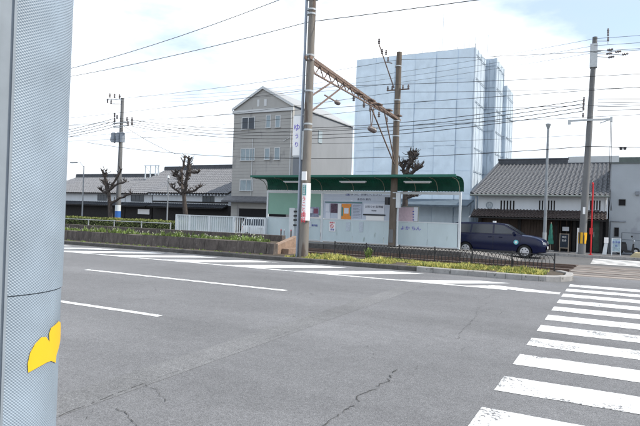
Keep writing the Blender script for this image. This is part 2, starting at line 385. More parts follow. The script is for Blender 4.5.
# central reservation, kerb of single blocks
def kerb_line(pts, w, h, seg=.6):
    out = []
    P = [Vector((a, b, 0)) for a, b in pts]
    for a, b in zip(P, P[1:]):
        n = max(1, round((b-a).length/seg)); d = (b-a).normalized(); nr = Vector((-d.y, d.x, 0))
        for i in range(n): out.append((a.lerp(b, i/n), a.lerp(b, (i+1)/n), d, nr))
    mb = MB()
    for a, b, d, nr in out:
        a2 = a+d*.004; b2 = b-d*.004; hh = h+random.uniform(-.004, .004); c = .018
        prof = [(0, 0), (0, hh-c), (c, hh), (w, hh), (w, 0)]
        A = [mb.v(a2+nr*u+Vector((0, 0, z))) for u, z in prof]; B = [mb.v(b2+nr*u+Vector((0, 0, z))) for u, z in prof]
        mb.b.faces.new(A); mb.b.faces.new(B[::-1])
        for i in range(5): mb.b.faces.new((A[i], B[i], B[(i+1) % 5], A[(i+1) % 5]))
    return mb
struct('dark_kerb', kerb_line([(-90, 16.35), (-5.2, 16.35)], .17, .14), CONCD)
end = [(-5.18, 16.3), (-2.6, 16.15), (-1.75, 16.25)]+[(-1.9+.95*math.sin(a), 17.2-.95*math.cos(a)) for a in [R(t) for t in (20, 45, 70, 95)]]+[(-1.0, 18.0), (-1.35, 18.62)]
struct('pale_kerb', kerb_line(end, .19, .15, .5), CONC)
struct('median_soil', MB().prism([(-90, 16.53), (-1.8, 16.4), (-1.25, 17), (-1.25, 18.2), (-1.6, 18.9), (-90, 18.9)], -.02, .11, 'z'), EARTH)

# ================================================================== MEDIAN: stone planter wall, plants, grass, low fence
t = thing('planter_wall', 'long dark stone planter wall along the tram median, ending beside the tall pole', 'wall', (-11, 17.4, 0))
mb = MB(); x = -90
while x < -11.2:
    l_ = random.uniform(.55, .95); x2 = min(x+l_, -11.15); mb.prism([(17.28+random.uniform(-.012, .012), .1), (17.34, .53+random.uniform(-.02, .02)), (17.58, .53), (17.58, .1)], x, x2-.012); x = x2
mb.prism([(17.28, .1), (17.34, .5), (17.6, .5), (17.6, .1)], -11.14, -10.85); mb.build('front_wall', STONE, t)
mb = MB(); mb.prism([(18.95, .1), (18.95, .74), (19.2, .74), (19.2, .1)], -90, -11.5); mb.build('back_wall', STONE, t)
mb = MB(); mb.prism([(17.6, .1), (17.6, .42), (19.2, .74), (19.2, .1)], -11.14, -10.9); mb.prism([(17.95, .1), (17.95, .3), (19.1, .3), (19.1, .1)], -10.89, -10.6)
mb.build('end_wall', mat('sunlit end stone', (.25, .175, .13), .9, var=.3, scale=5, bump=.6, bscale=20), t)  # sunlight on the end face painted in as a warm, lighter stone colour
MB().box(-90, -11.15, 17.58, 18.95, .12, .5).build('soil', EARTH, t)
def tuft(mb, x, y, z, h, n, spread=.05, w=.012):
    for _ in range(n):
        a = random.uniform(0, 6.28); r = random.uniform(0, spread); bx, by = x+r*math.cos(a), y+r*math.sin(a)
        a2 = random.uniform(0, 6.28); hh = h*random.uniform(.5, 1.1); lean = hh*random.uniform(.1, .6)
        tx, ty = bx+lean*math.cos(a2), by+lean*math.sin(a2); px, py = -math.sin(a2)*w, math.cos(a2)*w
        V = [mb.v((bx-px, by-py, z)), mb.v((bx+px, by+py, z)), mb.v(((bx+tx)/2+px*.8, (by+ty)/2+py*.8, z+hh*.62)), mb.v((tx, ty, z+hh)), mb.v(((bx+tx)/2-px*.8, (by+ty)/2-py*.8, z+hh*.62))]
        mb.b.faces.new(V)
def leafball(mb, c, r, n, s):
    for _ in range(n):
        d = Vector((random.gauss(0, 1), random.gauss(0, 1), random.gauss(0, 1))).normalized()*r*random.uniform(.5, 1)
        p = Vector(c)+Vector((d.x, d.y, d.z)); a = Vector((random.gauss(0, 1), random.gauss(0, 1), random.gauss(0, 1))).normalized(); b = a.cross(d+Vector((.01, 0, 0))).normalized()
        mb.face([p-a*s, p+b*s*.6, p+a*s, p-b*s*.6])
pg, pf = MB(), MB()
for i in range(900):
    x = -11.6-abs(random.random()**1.3)*40; y = random.uniform(17.6, 18.3)
    h = random.choice((.08, .12, .16, .22)) * (1.2 if noise.noise(Vector((x*.6, y, 0))) > 0 else .7)
    tuft(pg, x, y, .5, h, 9, .09, .016)
    if random.random() < .25:
        for _ in range(2):
            p = Vector((x+random.gauss(0, .08), y+random.gauss(0, .06), .5+h*random.uniform(.7, 1.2))); s_ = .018
            pf.face([p+Vector((-s_, 0, -s_)), p+Vector((s_, 0, -s_)), p+Vector((s_, .01, s_)), p+Vector((-s_, .01, s_))])
tag(pg.build('planter_plants', GRASSG), 'low green plants growing along the top of the stone planter', 'plants', kind='stuff')
tag(pf.build('planter_flowers', FLOW), 'tiny pale flowers among the planter plants', 'flowers', kind='stuff')
gg, g2 = MB(), MB()
for i in range(5200):
    x = random.uniform(-10.0, -1.7); yh = 18.7; y = 16.62+abs(random.random()**1.2)*1.95
    dens = noise.noise(Vector((x*1.1, y*1.5, 3)))
    if dens < -.18 or (x < -8.8 and random.random() < .5): continue
    h = .04+.15*max(0, dens+.25)*random.uniform(.4, 1.9)
    if y > 17.9: h *= .7
    tuft(gg if random.random() < .72 else g2, x, y, .105, h, 7, .07, .009)
for i in range(260):
    x = random.uniform(-40, -11); tuft(g2, x, random.uniform(16.6, 17.2), .105, .06, 5, .05)
c = gnd(373, 262); 
for _ in range(4): tuft(g2, -7.55+random.gauss(0, .05), 18.3+random.gauss(0, .04), .1, .42, 7, .03, .012)
leafball(g2, (-7.55, 18.3, .38), .15, 90, .028)
tag(gg.build('dry_grass', GRASS), 'yellow flowering grass along the kerb of the median', 'grass', kind='stuff')
tag(g2.build('weeds', GRASSG), 'green weeds mixed in the yellow median grass', 'weeds', kind='stuff')
# low black hoop fence
t = thing('low_fence', 'low black iron lattice fence behind the yellow grass of the median', 'fence', (-5, 18.55, .1))
x0 = -9.0; posts = [-9.0+i*1.24 for i in range(7)]
for x in posts:
    MB().tube([(x, 18.55, .05), (x, 18.55, .66)], .022, 8).build('post', DARK, t)
mb = MB(); mb.tube([(posts[0], 18.55, .6), (posts[-1], 18.55, .6)], .011, 6); mb.tube([(posts[0], 18.55, .2), (posts[-1], 18.55, .2)], .009, 6)
x = posts[0]
while x < posts[-1]-.3:
    mb.tube([(x+.5*.36*(1-math.cos(a)), 18.55, .2+.4*abs(math.sin(a))**.7) for a in [math.pi*i/8 for i in range(9)]], .008, 5); x += .12
mb.build('lattice', DARK, t)
mb = MB()
for i in range(26): # dead climbers on the fence
    x = random.uniform(-6.6, -2.3); pts = [(x, 18.6, .12)]
    for k in range(5): pts.append((pts[-1][0]+random.gauss(0, .12), 18.6+random.gauss(0, .02), pts[-1][2]+random.uniform(.03, .11)))
    mb.tube(pts, .006, 4)
tag(mb.build('dry_stems', BARK), 'tangle of thin dead stems on the low black fence', 'stems', kind='stuff')

# ================================================================== HEDGE and fence left of the platform
def hedge(name, label, x0, x1, y0, y1, z1, z0=-.2, n=9000):
    t = thing(name, label, 'hedge', ((x0+x1)/2, (y0+y1)/2, z0))
    MB().box(x0+.1, x1-.1, y0+.12, y1-.12, z0, z1-.12).build('core', mat('hedge inner twigs', (.03, .032, .018), .95, var=.4, scale=8), t)
    a, b = MB(), MB()
    for _ in range(n):
        f = random.random(); x = random.uniform(x0, x1); bump_ = .06*noise.noise(Vector((x*.9, f*3, 1)))
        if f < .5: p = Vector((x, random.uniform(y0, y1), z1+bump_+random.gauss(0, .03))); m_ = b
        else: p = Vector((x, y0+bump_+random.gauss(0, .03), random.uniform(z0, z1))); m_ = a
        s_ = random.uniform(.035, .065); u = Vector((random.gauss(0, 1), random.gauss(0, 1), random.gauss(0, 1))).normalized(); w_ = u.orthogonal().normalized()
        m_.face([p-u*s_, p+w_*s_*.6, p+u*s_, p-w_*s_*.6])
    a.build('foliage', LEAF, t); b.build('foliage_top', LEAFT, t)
hedge('clipped_hedge', 'long clipped hedge with yellowish top at the left behind the stone planter', -62, -25.8, 29.2, 30.6, .82, n=22000)
t = thing('rail_fence', 'thin grey post and rail fence in front of the clipped hedge', 'fence', (-40, 28.2, -.2))
mb = MB(); mb.tube([(-62, 28.2, .72), (-25.6, 28.2, .72)], .028, 6); mb.tube([(-62, 28.2, .3), (-25.6, 28.2, .3)], .02, 6); mb.build('rail', GALV, t)
for i in range(15): MB().tube([(-61.5+i*2.56, 28.2, -.25), (-61.5+i*2.56, 28.2, .78)], .04, 8).build('post', GALV, t)

# ================================================================== PLATFORM, SHELTER
YP = 29.2
mb = MB(); mb.prism([(27.5, -.3), (27.5, .0), (27.55, .03), (29.62, .03), (29.62, -.3)], -26, -6.5)
mb.prism([(-6.5, -.3), (-6.5, .03), (-3.9, -.26), (-3.9, -.3)], 27.5, 29.62, 'y')
struct('platform', mb, mat('platform concrete', (.2, .19, .18), .85, var=.2, scale=3, bump=.3, bscale=20))
mb = MB()
for x0 in [-26+1.5*i for i in range(13)]: mb.box(x0, x0+1.48, 27.44, 27.498, -.28, .02)
struct('platform_edge', mb, CONCD)
sh = thing('tram_shelter', 'long tram stop shelter with green curved roof and pale blue panels', 'shelter', (-13, YP, .03))
XL, XR = at(266.5, 236, YP).x, at(459, 246, YP).x
prof = [(29.36, 3.04), (29.37, 3.3), (29.33, 3.5), (29.2, 3.63), (28.95, 3.72), (28.5, 3.77), (28.0, 3.77), (27.55, 3.73)]
mb = MB(); nx = 150; x0, x1 = XL-.15, XR+.12
rows = []
for i in range(nx+1):
    x = x0+(x1-x0)*i/nx; o = .012*(1 if (i % 2) else -1); rows.append([mb.v((x, y, z+o)) for y, z in prof])
for A, B in zip(rows, rows[1:]):
    for i in range(len(prof)-1): mb.b.faces.new((A[i], B[i], B[i+1], A[i+1]))
bmesh.ops.solidify(mb.b, geom=mb.b.faces[:], thickness=.012)
rf = mb.build('roof', GREEN, sh)
mb = MB(); mb.box(x0-.03, x1+.03, 27.5, 27.56, 3.68, 3.80); mb.build('front_gutter', mat('green gutter', (.02, .14, .1), .5, var=.1), rf)
mb = MB(); mb.box(XL-.05, XR+.05, YP-.06, YP+.06, 2.86, 3.0); mb.build('beam', WHITEP, sh)
mb = MB(); mb.box(x0, x1, 28.3, 28.36, 3.62, 3.68); mb.box(x0, x1, 27.75, 27.8, 3.64, 3.7); mb.build('purlin', mat('green steel', (.02, .12, .09), .5, var=.1), sh)
pxs = [266.5, 321.5, 394.5, 459]
for i, px in enumerate(pxs):
    X = at(px, 244, YP).x
    MB().box(X-.055, X+.055, YP-.05, YP+.05, .03, 3.0).build('post', WHITEP, sh)
for X in [at(p, 220, YP).x for p in (266.5, 287, 321.5, 353, 384, 415, 437, 459)]:
    mb = MB(); mb.tube([(X, YP-.02, 2.92), (X, YP-.12, 3.25), (X, YP-.4, 3.5), (X, 28.35, 3.62), (X, 27.6, 3.66)], .02, 6); mb.build('roof_bracket', mat('beige bracket', (.22, .22, .17), .6), sh)
for a, b in ((284, 300), (340, 366), (404, 431)):
    X0, X1 = at(a, 183, 28.1).x, at(b, 183, 28.1).x
    tb = MB().box(X0, X1, 28.02, 28.2, 3.44, 3.5).build('light_fitting', WHITEP, sh)
    MB().tube([(X0+.05, 28.11, 3.415), (X1-.05, 28.11, 3.415)], .018, 8).build('tube', WHITE, tb)
def plate(name, m, px0, py0, px1, py1, y, th=.02, parent=sh):
    a, b, c, d = rect(px0, py0, px1, py1, y); return MB().box(a, b, y, y+th, c, d).build(name, m, parent)
def zpanel(name, m, px0, px1, z0, z1, y=YP-.02, th=.03, parent=sh):
    a = at(px0, 220, YP).x; b = at(px1, 220, YP).x; return MB().box(a, b, y, y+th, z0, z1).build(name, m, parent)
for a, b in ((268, 300), (300.5, 320.5), (323, 352.5), (353, 384), (384.5, 393.3), (396, 427.5), (428, 457.8)):
    zpanel('lower_panel', PANEL, a, b, .14, 1.34)
mb = MB(); mb.box(XL, XR, YP-.04, YP+.03, 1.345, 1.40); mb.box(XL, XR, YP-.04, YP+.03, .08, .135); mb.build('rail', WHITEP, sh)
zpanel('green_panel', PANELG, 268, 320.4, 1.56, 2.84)
zpanel('upper_panel', BOARD, 323, 393, 1.42, 2.45)
hb = zpanel('header_board', BOARD, 323, 393, 2.46, 2.84, YP-.035)
MB().box(at(323, 200, YP).x, at(393, 200, YP).x, YP-.043, YP-.036, 2.635, 2.65).build('rule', WHITEP, hb)
def T(name, s, m, px, py, y, size, parent, **k):
    p = at(px, py, y); return text(name, s, m, parent, p.x, y, p.z, size, **k)
T('lettering', 'ごじゆうに  お使いください', INK, 363, 194.6, YP-.04, .15, hb, sx=1.2)
T('lettering', '☎', BLUEP, 348, 193.8, YP-.04, .22, hb)
T('lettering', '本日の 案内', INK, 364, 199.4, YP-.04, .13, hb, sx=1.2)
# notices
fr = plate('notice_frame', mat('teal frame', (.09, .2, .22), .4, var=.1), 325, 201.8, 362, 203, YP-.05)
plate('notice', PAPER, 325.5, 204, 329.5, 211.5, YP-.045, .01); plate('notice', PAPER, 325.5, 212.5, 330, 218.5, YP-.045, .01)
po = plate('poster', mat('dark poster print', (.09, .05, .08), .5, var=.6, scale=9), 330.5, 203.5, 337.5, 212.8, YP-.047, .01)
plate('notice', WHITE, 337.8, 204, 341, 219, YP-.045, .01)
po = plate('poster', ORANGE, 341.5, 203.8, 351, 219.3, YP-.05, .01)
plate('picture', PAPER, 344, 208, 348.5, 213.5, YP-.055, .004, po); plate('picture', TEAL, 341.6, 207, 343, 216, YP-.055, .004, po); plate('picture', TEAL, 349.8, 207, 350.9, 216, YP-.055, .004, po)
nb = plate('notice', mat('timetable print', (.46, .5, .6), .6, var=.15, scale=14), 352, 203.8, 361.5, 219, YP-.045, .01)
for i in range(9): plate('print_line', INK, 353, 205.2+i*1.5, 360.5-(i % 3), 205.45+i*1.5, YP-.05, .003, nb)
nb = plate('notice', PAPER, 363.5, 203.6, 384.5, 214, YP-.045, .01)
T('lettering', 'お知らせ 阪堺線', INK, 374, 207, YP-.05, .15, nb); T('lettering', '時刻表', INK, 374, 210.8, YP-.05, .1, nb)
plate('shelf', DARK, 363, 214.3, 385, 215.4, YP-.09, .07); plate('notice', WHITE, 366, 216, 384, 220.4, YP-.047, .01)
sp = plate('smoking_sign', WHITE, 329, 221.5, 335.5, 231.5, YP-.05, .01)
T('lettering', '駅構内', REDP, 332.2, 222.7, YP-.055, .11, sp); T('lettering', '禁煙', BLUEP, 332.2, 229.8, YP-.055, .13, sp)
c = at(332.2, 226.2, YP); mb = MB()
pts = [(c.x+.1*math.cos(a), YP-.056, c.z+.1*math.sin(a)) for a in [2*math.pi*i/20 for i in range(21)]]; mb.tube(pts, .014, 5); mb.tube([(c.x-.07, YP-.056, c.z+.07), (c.x+.07, YP-.056, c.z-.07)], .012, 5); mb.build('ban_ring', REDP, sp)
nb = plate('notice', mat('pale print', (.5, .56, .62), .6, var=.2, scale=20), 346, 222, 350, 231, YP-.045, .01); plate('notice', mat('pale print', (.5, .56, .62)), 359, 222, 363, 232, YP-.045, .01)
nb = plate('notice', mat('grey blue picture', (.25, .27, .36), .5, var=.4, scale=8), 307, 207, 319, 217, YP-.05, .01)
plate('picture', PAPER, 308, 208.5, 312.5, 213, YP-.055, .004, nb); plate('picture', mat('maroon print', (.2, .06, .1), .5, var=.3), 313.5, 208.5, 318, 213.5, YP-.055, .004, nb)
nb = plate('notice', PAPER, 307, 221, 311, 227, YP-.045, .01); T('lettering', '案内図', BLUEP, 314.5, 225.5, YP-.045, .13, nb)
mp_ = plate('map_board', mat('map board frame', (.2, .22, .2), .5, var=.1), 397.5, 206.3, 418.5, 222.2, YP-.02, .03)
plate('map', PINK, 398.3, 207.2, 413.5, 221.3, YP-.026, .004, mp_); plate('legend', PAPER, 413.6, 207.2, 417.8, 221.3, YP-.026, .004, mp_)
for i in range(4): plate('symbol', BLUEP, 412.6, 211+i*2.8, 414, 212+i*2.8, YP-.031, .003, mp_)
T('lettering', 'よか ちん', PURP, 410.5, 228.4, YP-.03, .235, sh, sx=1.15)
# shelter side boxes by the tall pole
t = thing('ticket_box', 'pale cabinet with dark fittings standing left of the tall pole on the platform', 'cabinet', tuple(at(293, 240, 28.6)[i] if i < 2 else .03 for i in range(3)))
X = at(292.5, 230, 28.6).x
MB().box(X-.2, X+.16, 28.5, 28.8, .03, 1.95).build('case', WHITEP, t); mb = MB()
for z in (1.75, 1.5, 1.25, .95): mb.box(X+.12, X+.32, 28.46, 28.56, z-.05, z+.05)
mb.build('fitting', DARK, t)
for k, px in enumerate((281, 284.2, 291)):
    p = at(px, 233, 28.2); t = thing('bollard', ('short reddish marker post left of its grey twin by the platform edge', 'short grey marker post in the middle of three by the platform edge', 'short brown marker post nearest to the pale cabinet')[k], 'post', (p.x, 28.2, .03), 'marker posts on the platform')
    MB().tube([(p.x, 28.2, .03), (p.x, 28.2, .62)], .04, 8).build('shaft', (RUST, GALV, RUST)[k], t); MB().tube([(p.x, 28.2, .62), (p.x, 28.2, .7)], [.045, .02], 8).build('cap', REDP if k != 1 else WHITE, t)
# white fence left of the shelter
t = thing('white_fence', 'white slatted fence with milky panels left of the tram shelter', 'fence', (-22, 28.9, .03))
fx = [at(p, 224, 28.9).x for p in (176.5, 190, 209.5, 234, 265)]
for x in fx: MB().box(x-.07, x+.07, 28.85, 28.95, .03, 1.31).build('post', WHITEP, t)
mb = MB(); mb.box(fx[0]-.07, fx[-1], 28.86, 28.94, 1.27, 1.33); mb.box(fx[0], fx[-1], 28.87, 28.93, .1, .16); mb.build('rail', WHITEP, t)
mb = MB(); x = fx[0]
while x < fx[-1]: mb.beam((x, 28.9, .12), (x+.02, 28.9, 1.29), .045, .02); x += .17
mb.build('slats', WHITEP, t)
for i in range(3): MB().box(fx[i]+.08, fx[i+1]-.08, 28.915, 28.925, .165, 1.265).build('milky_panel', FROST, t)
MB().box(fx[1]+.07, fx[1]+.55, 28.93, 28.94, .16, 1.27).build('milky_panel', FROST, t)
MB().box(fx[2]+.07, fx[2]+.6, 28.93, 28.94, .16, 1.27).build('milky_panel', FROST, t); MB().box(fx[3]-.5, fx[3]-.07, 28.93, 28.94, .16, 1.27).build('milky_panel', FROST, t)

# ================================================================== POLES
def lathe_pole(mb, x, y, z0, z1, r0, r1, lean=(0, 0), n=20):
    mb.tube([(x+lean[0]*k/8, y+lean[1]*k/8, z0+(z1-z0)*k/8) for k in range(9)], [r0+(r1-r0)*k/8 for k in range(9)], n); return mb
def insulator(mb, p, s=1, d=(0, 0, 1)):
    p = Vector(p); d = Vector(d).normalized(); pts = []; rr = []
    for k, r_ in enumerate((.02, .06, .03, .065, .03, .05, .02)): pts.append(p+d*(.04*k*s)); rr.append(r_*s)
    mb.tube(pts, rr, 8)
def bands(mb, x, y, zs, r):
    for z in zs: mb.tube([(x, y, z-.03), (x, y, z+.03)], r, 18)
# tall median pole
p1 = gnd(303.2, 257.3, .1); P1 = Vector((p1.x, p1.y, 0)); Z1 = 9.75
top1 = at(307.3, 10, P1.y).x-P1.x
t = thing('catenary_pole', 'tall stained concrete tram pole on the median carrying the red lettered banner', 'pole', (P1.x, P1.y, .05))
shf = lathe_pole(MB(), P1.x, P1.y, .05, Z1, .172, .118, (.05, 0)).build('shaft', CPOLE, t, smooth=True)
mb = MB(); bands(mb, P1.x+.02, P1.y, (4.55, 4.75, 5.9, 7.0, 7.15, 8.6, 8.75), .155); mb.build('band', GALV, t)
mb = MB(); mb.tube([(P1.x-.23, P1.y-.02, .1), (P1.x-.19, P1.y, 9.4)], .05, 8); mb.tube([(P1.x-.2, P1.y-.14, .1), (P1.x-.17, P1.y-.12, 6.3)], .025, 6)
mb.build('conduit', mat('grey plastic conduit', (.30, .34, .40), .5, var=.1), t)
mb = MB(); mb.beam((P1.x-.75, P1.y, 9.42), (P1.x+.45, P1.y, 9.42), .07, .07); mb.beam((P1.x-.6, P1.y, 9.8), (P1.x+.3, P1.y, 9.8), .07, .07); mb.box(P1.x-.14, P1.x+.2, P1.y-.16, P1.y+.14, 9.1, 9.7); mb.build('top_bracket', GALV, t)
mb = MB()
for dx in (-.68, -.5, -.05, .38): insulator(mb, (P1.x+dx, P1.y, 9.44), 1.1)
mb.build('insulator', CERAM, t)
MB().box(P1.x-.03, P1.x+.14, P1.y-.24, P1.y-.18, 2.78, 3.08).build('number_plate', WHITE, t)
# banner on the pole
a, b, c, d = rect(299.3, 183, 308, 220.5, P1.y-.22); xc = P1.x+.02
cen = (a+b)/2; mb = MB(); n = 12
bt = thing('pole_banner', 'white vertical banner with red Japanese characters strapped to the tall median pole', 'banner', (cen, P1.y-.2, c))
hw = .165; ry = .205
ptsO = [(cen+hw*math.sin(th), P1.y-ry*math.cos(th)) for th in [R(-80+160*i/n) for i in range(n+1)]]
ptsI = [(cen+(hw-.01)*math.sin(th), P1.y-(ry-.01)*math.cos(th)) for th in [R(80-160*i/n) for i in range(n+1)]]
mb.prism(ptsO+ptsI, c, d, 'z'); mb.build('sheet', WHITE, bt, smooth=True)
yy = P1.y-.212
MB().box(cen-.06, cen+.07, yy, yy+.01, d-.42, d-.06).build('green_box', TEAL, bt)
text('lettering', '総合診療', WHITE, bt, cen+.005, yy-.004, d-.24, .085, vertical=True)
for k, (ch, sz) in enumerate((('う', .17), ('こ', .17), ('と', .17), ('歯', .2), ('科', .2))):
    text('lettering', ch, REDP, bt, cen, yy-.002, d-.55-(k*.185 if k < 4 else .74+.01), sz)
# white flag sign
Yf = P1.y-.05; a, b, c, d = rect(293.3, 116, 302, 157, Yf)
ft = thing('flag_sign', 'narrow white sign with violet characters projecting left of the tall pole', 'sign', (b, Yf, c))
MB().box(a, b-.06, Yf-.03, Yf+.03, c+.05, d).build('board', WHITE, ft)
for k, ch in enumerate('ゆうり'): text('lettering', ch, PURP, ft, (a+b)/2-.02, Yf-.035, d-.42-.3*k, (.27, .19, .19)[k])
mb = MB(); mb.beam((a+.02, Yf, d+.03), (P1.x, Yf, d+.03), .03, .03); mb.beam((a+.02, Yf, c+.02), (P1.x, Yf, c+.02), .03, .03); mb.box(P1.x-.17, P1.x-.05, Yf-.06, Yf+.06, c-.1, c+.9); mb.build('mount', GALV, ft)
# second gantry pole on the platform
X2, Y2 = at(392, 240, 28.3).x, 28.3; zt2 = at(395.5, 52.5, 28.3).z
t = thing('catenary_pole', 'stained concrete tram pole standing on the platform in front of the shelter', 'pole', (X2, Y2, .03))
lathe_pole(MB(), X2, Y2, .03, zt2, .2, .14, (.08, 0)).build('shaft', CPOLE3, t, smooth=True)
mb = MB(); bands(mb, X2+.04, Y2, (2.6, 2.9, 5.9, 6.7, 7.8, 9.6), .185); mb.build('band', GALV, t)
a = at(394, 88, Y2); b = at(379, 44, Y2); c_ = at(386, 62, Y2)
mb = MB(); mb.beam(a, (b.x, Y2, b.z), .05, .05); mb.beam((c_.x, Y2, c_.z), (c_.x+.35, Y2, c_.z-.1), .04, .04); mb.beam((X2-.55, Y2-.02, zt2-2.0), (X2+.7, Y2-.02, zt2-2.0), .06, .06); mb.build('top_bracket', RUST, t)
mb = MB(); insulator(mb, b, 1.3); insulator(mb, at(382, 54, Y2), 1.2); insulator(mb, at(386, 55, Y2), 1.2); insulator(mb, at(388, 61, Y2), 1)
for dx in (-.5, -.25, .35, .65): insulator(mb, (X2+dx, Y2-.02, zt2-2.0), 1)
mb.build('insulator', CERAM, t)
mb = MB(); mb.box(X2-.42, X2-.22, Y2-.15, Y2+.1, 2.25, 2.65); mb.build('meter_box', DARK, t); MB().box(X2+.2, X2+.42, Y2-.15, Y2+.05, 2.1, 2.9).build('switch_box', WHITEP, t)
MB().tube([(X2+.3, Y2-.05, .03), (X2+.3, Y2-.05, 2.1)], .04, 8).build('conduit', WHITEP, t)
MB().box(X2-.1, X2+.12, Y2-.215, Y2-.2, .25, .95).build('worn_patch', CPOLE2, t)
# gantry
t = thing('gantry', 'rusty steel gantry beam spanning the tram tracks between two concrete poles', 'gantry', (P1.x, P1.y, 7))
A = Vector((P1.x+.05, P1.y, 7.02)); B = Vector((X2+.05, Y2, at(397, 119, Y2).z)); D = B-A; Uz = Vector((0, 0, 1))
mb = MB(); off = Vector((.09, 0, 0))
for s_ in (-1, 1): mb.beam(A+off*s_-D.normalized()*.3, B+off*s_+D.normalized()*.4, .04, .12)
mb.build('main_beam', RUST, t)
mb = MB(); mb.beam(A-Uz*.42, A+D*.95-Uz*.06, .05, .05); mb.build('lower_chord', RUST, t)
mb = MB()
for k in range(14):
    f = k/14; h = .42-.38*f
    mb.beam(A+D*f-Uz*.04, A+D*(f+1/28)-Uz*h, .03, .03); mb.beam(A+D*(f+1/28)-Uz*h, A+D*(f+1/14)-Uz*.04, .03, .03)
mb.build('web', RUST, t)
mb = MB(); mb.beam(A+D*.3-Uz*.1, Vector((P1.x+.05, P1.y+.1, 5.2)), .05, .05); mb.beam(A+D*.18-Uz*.3, Vector((P1.x+.05, P1.y+.1, 5.75)), .05, .05); mb.beam(A+D*.12-Uz*.95, A+D*.22-Uz*.95, .04, .04)
mb.beam(B-D*.2-Uz*.1, Vector((X2+.05, Y2-.15, 4.6)), .05, .05); mb.beam(B-D*.42-Uz*.1, Vector((X2+.05, Y2-.15, 4.4)), .05, .05); mb.build('brace', RUST, t)
ins = MB(); hg = MB()
for f, dz in ((.22, .95), (.62, 1.25)):
    p = A+D*f
    if dz > 1: hg.beam(p-Uz*.1-D*.03, p-Uz*dz, .03, .03); hg.beam(p-Uz*.1+D*.03, p-Uz*dz, .03, .03); insulator(ins, p-Uz*dz-D.normalized()*.25, 2.2, D); insulator(ins, p-Uz*dz+D.normalized()*.1, 2.2, D)
    else: insulator(ins, p-Uz*dz, 1.6, D)
for f in (.4, .52, .6, .72, .84): hg.box(P1.x-.1, P1.x+.1, (A+D*f).y-.25, (A+D*f).y+.2, (A+D*f).z-.22, (A+D*f).z-.17); insulator(ins, A+D*f-Uz*.5, 1.1); hg.beam(A+D*f, A+D*f-Uz*.45, .02, .02)
hg.build('hanger', RUST, t); ins.build('insulator', CERAM, t)
# right utility pole
p = gnd(581, 258, -.28); P3 = Vector((p.x, 34.6, -.15)); P3.x = at(581.5, 255, 34.6).x; zt3 = at(595, 37, 34.6).z; lean3 = at(595, 37, 34.6).x-P3.x
def on3(z): return P3.x+lean3*(z+.15)/(zt3+.15)
t = thing('utility_pole', 'leaning grey concrete utility pole with yellow and black bands in front of the tiled shop', 'pole', tuple(P3))
lathe_pole(MB(), P3.x, P3.y, -.15, zt3, .2, .125, (lean3, 0)).build('shaft', CPOLE2, t, smooth=True)
mb = MB(); z0, z1 = 2-.78, 2-1.32
zb0, zb1 = at(583, 243.5, 34.6).z, at(583, 232.5, 34.6).z
mb.tube([(on3(zb0), P3.y, zb0), (on3(zb1), P3.y, zb1)], .212, 20); bd = mb.build('warning_band', YEL, t, smooth=True)
mb = MB()
for a in range(0, 360, 60):
    th = R(a+100); r_ = .216
    mb.prism([(on3(zb0)+r_*math.cos(th+u), P3.y+r_*math.sin(th+u)) for u in (0, .12, .25, .37)]+[(on3(zb0)+.2*math.cos(th+u), P3.y+.2*math.sin(th+u)) for u in (.37, 0)], zb0, zb1, 'z')
mb.build('black_stripe', DARK, bd)
MB().box(on3(2.7)-.07, on3(2.7)+.05, P3.y-.27, P3.y-.24, 2.1, 2.5).build('number_plate', WHITE, t)
zc = at(590, 120.5, 34.6).z; za = [at(590, y, 34.6).z for y in (38, 50, 100, 104, 109, 116)]
mb = MB(); mb.beam((on3(zc)-1.05, P3.y-.2, zc), (on3(zc)+1.1, P3.y-.2, zc), .08, .1); mb.beam((on3(za[1])-.2, P3.y-.18, za[1]-.15), (on3(za[1])+.35, P3.y-.18, za[1]-.15), .07, .07)
mb.beam((on3(zc)+.5, P3.y-.2, zc-.2), (on3(zc)+1.05, P3.y-.2, zc-.02), .05, .05); mb.box(on3(zc)-1.1, on3(zc)-.95, P3.y-.26, P3.y-.12, zc-.2, zc+.05); mb.box(on3(zc)+1, on3(zc)+1.12, P3.y-.26, P3.y-.12, zc-.15, zc+.12)
mb.box(on3(za[1])-.2, on3(za[1])+.17, P3.y-.2, P3.y+.2, za[1]-1.0, za[1]+.3); mb.build('crossarm', GALV, t)
mb = MB()
for a_, b_ in (((597, 50), (612, 51)), ((597, 53.5), (624, 55)), ((597, 56.5), (612, 57.5)), ((596, 41), (609, 41))): mb.tube([at(a_[0], a_[1], P3.y-.2), at(b_[0], b_[1], P3.y-.2)], .02, 5)
mb.tube([at(608, 30, P3.y-.2), at(608, 44, P3.y-.2)], .022, 5); mb.build('crossarm', GALV, t)
mb = MB()
for px, py in ((607, 50), (606, 54), (608, 57.5), (615, 52), (622, 54.5)):
    p = at(px, py, P3.y-.2); insulator(mb, p, 1.3, (1, 0, .1))
for z in za[2:]: insulator(mb, (on3(z)-.35, P3.y-.2, z-.1), 1.1)
for py in (32.5, 36, 41): insulator(mb, at(608, py, P3.y-.2), 1)
mb.build('insulator', CERAM, t)
mb = MB()
for dx in (1.02, 1.09): mb.tube([(on3(zc)+dx, P3.y-.2, zc), (on3(zc)+dx+.05, P3.y-.1, 3.0), (on3(zc)+dx+.12, 37.2, 2.4)], .014, 5)
mb.build('drop_cable', CABLE, t)
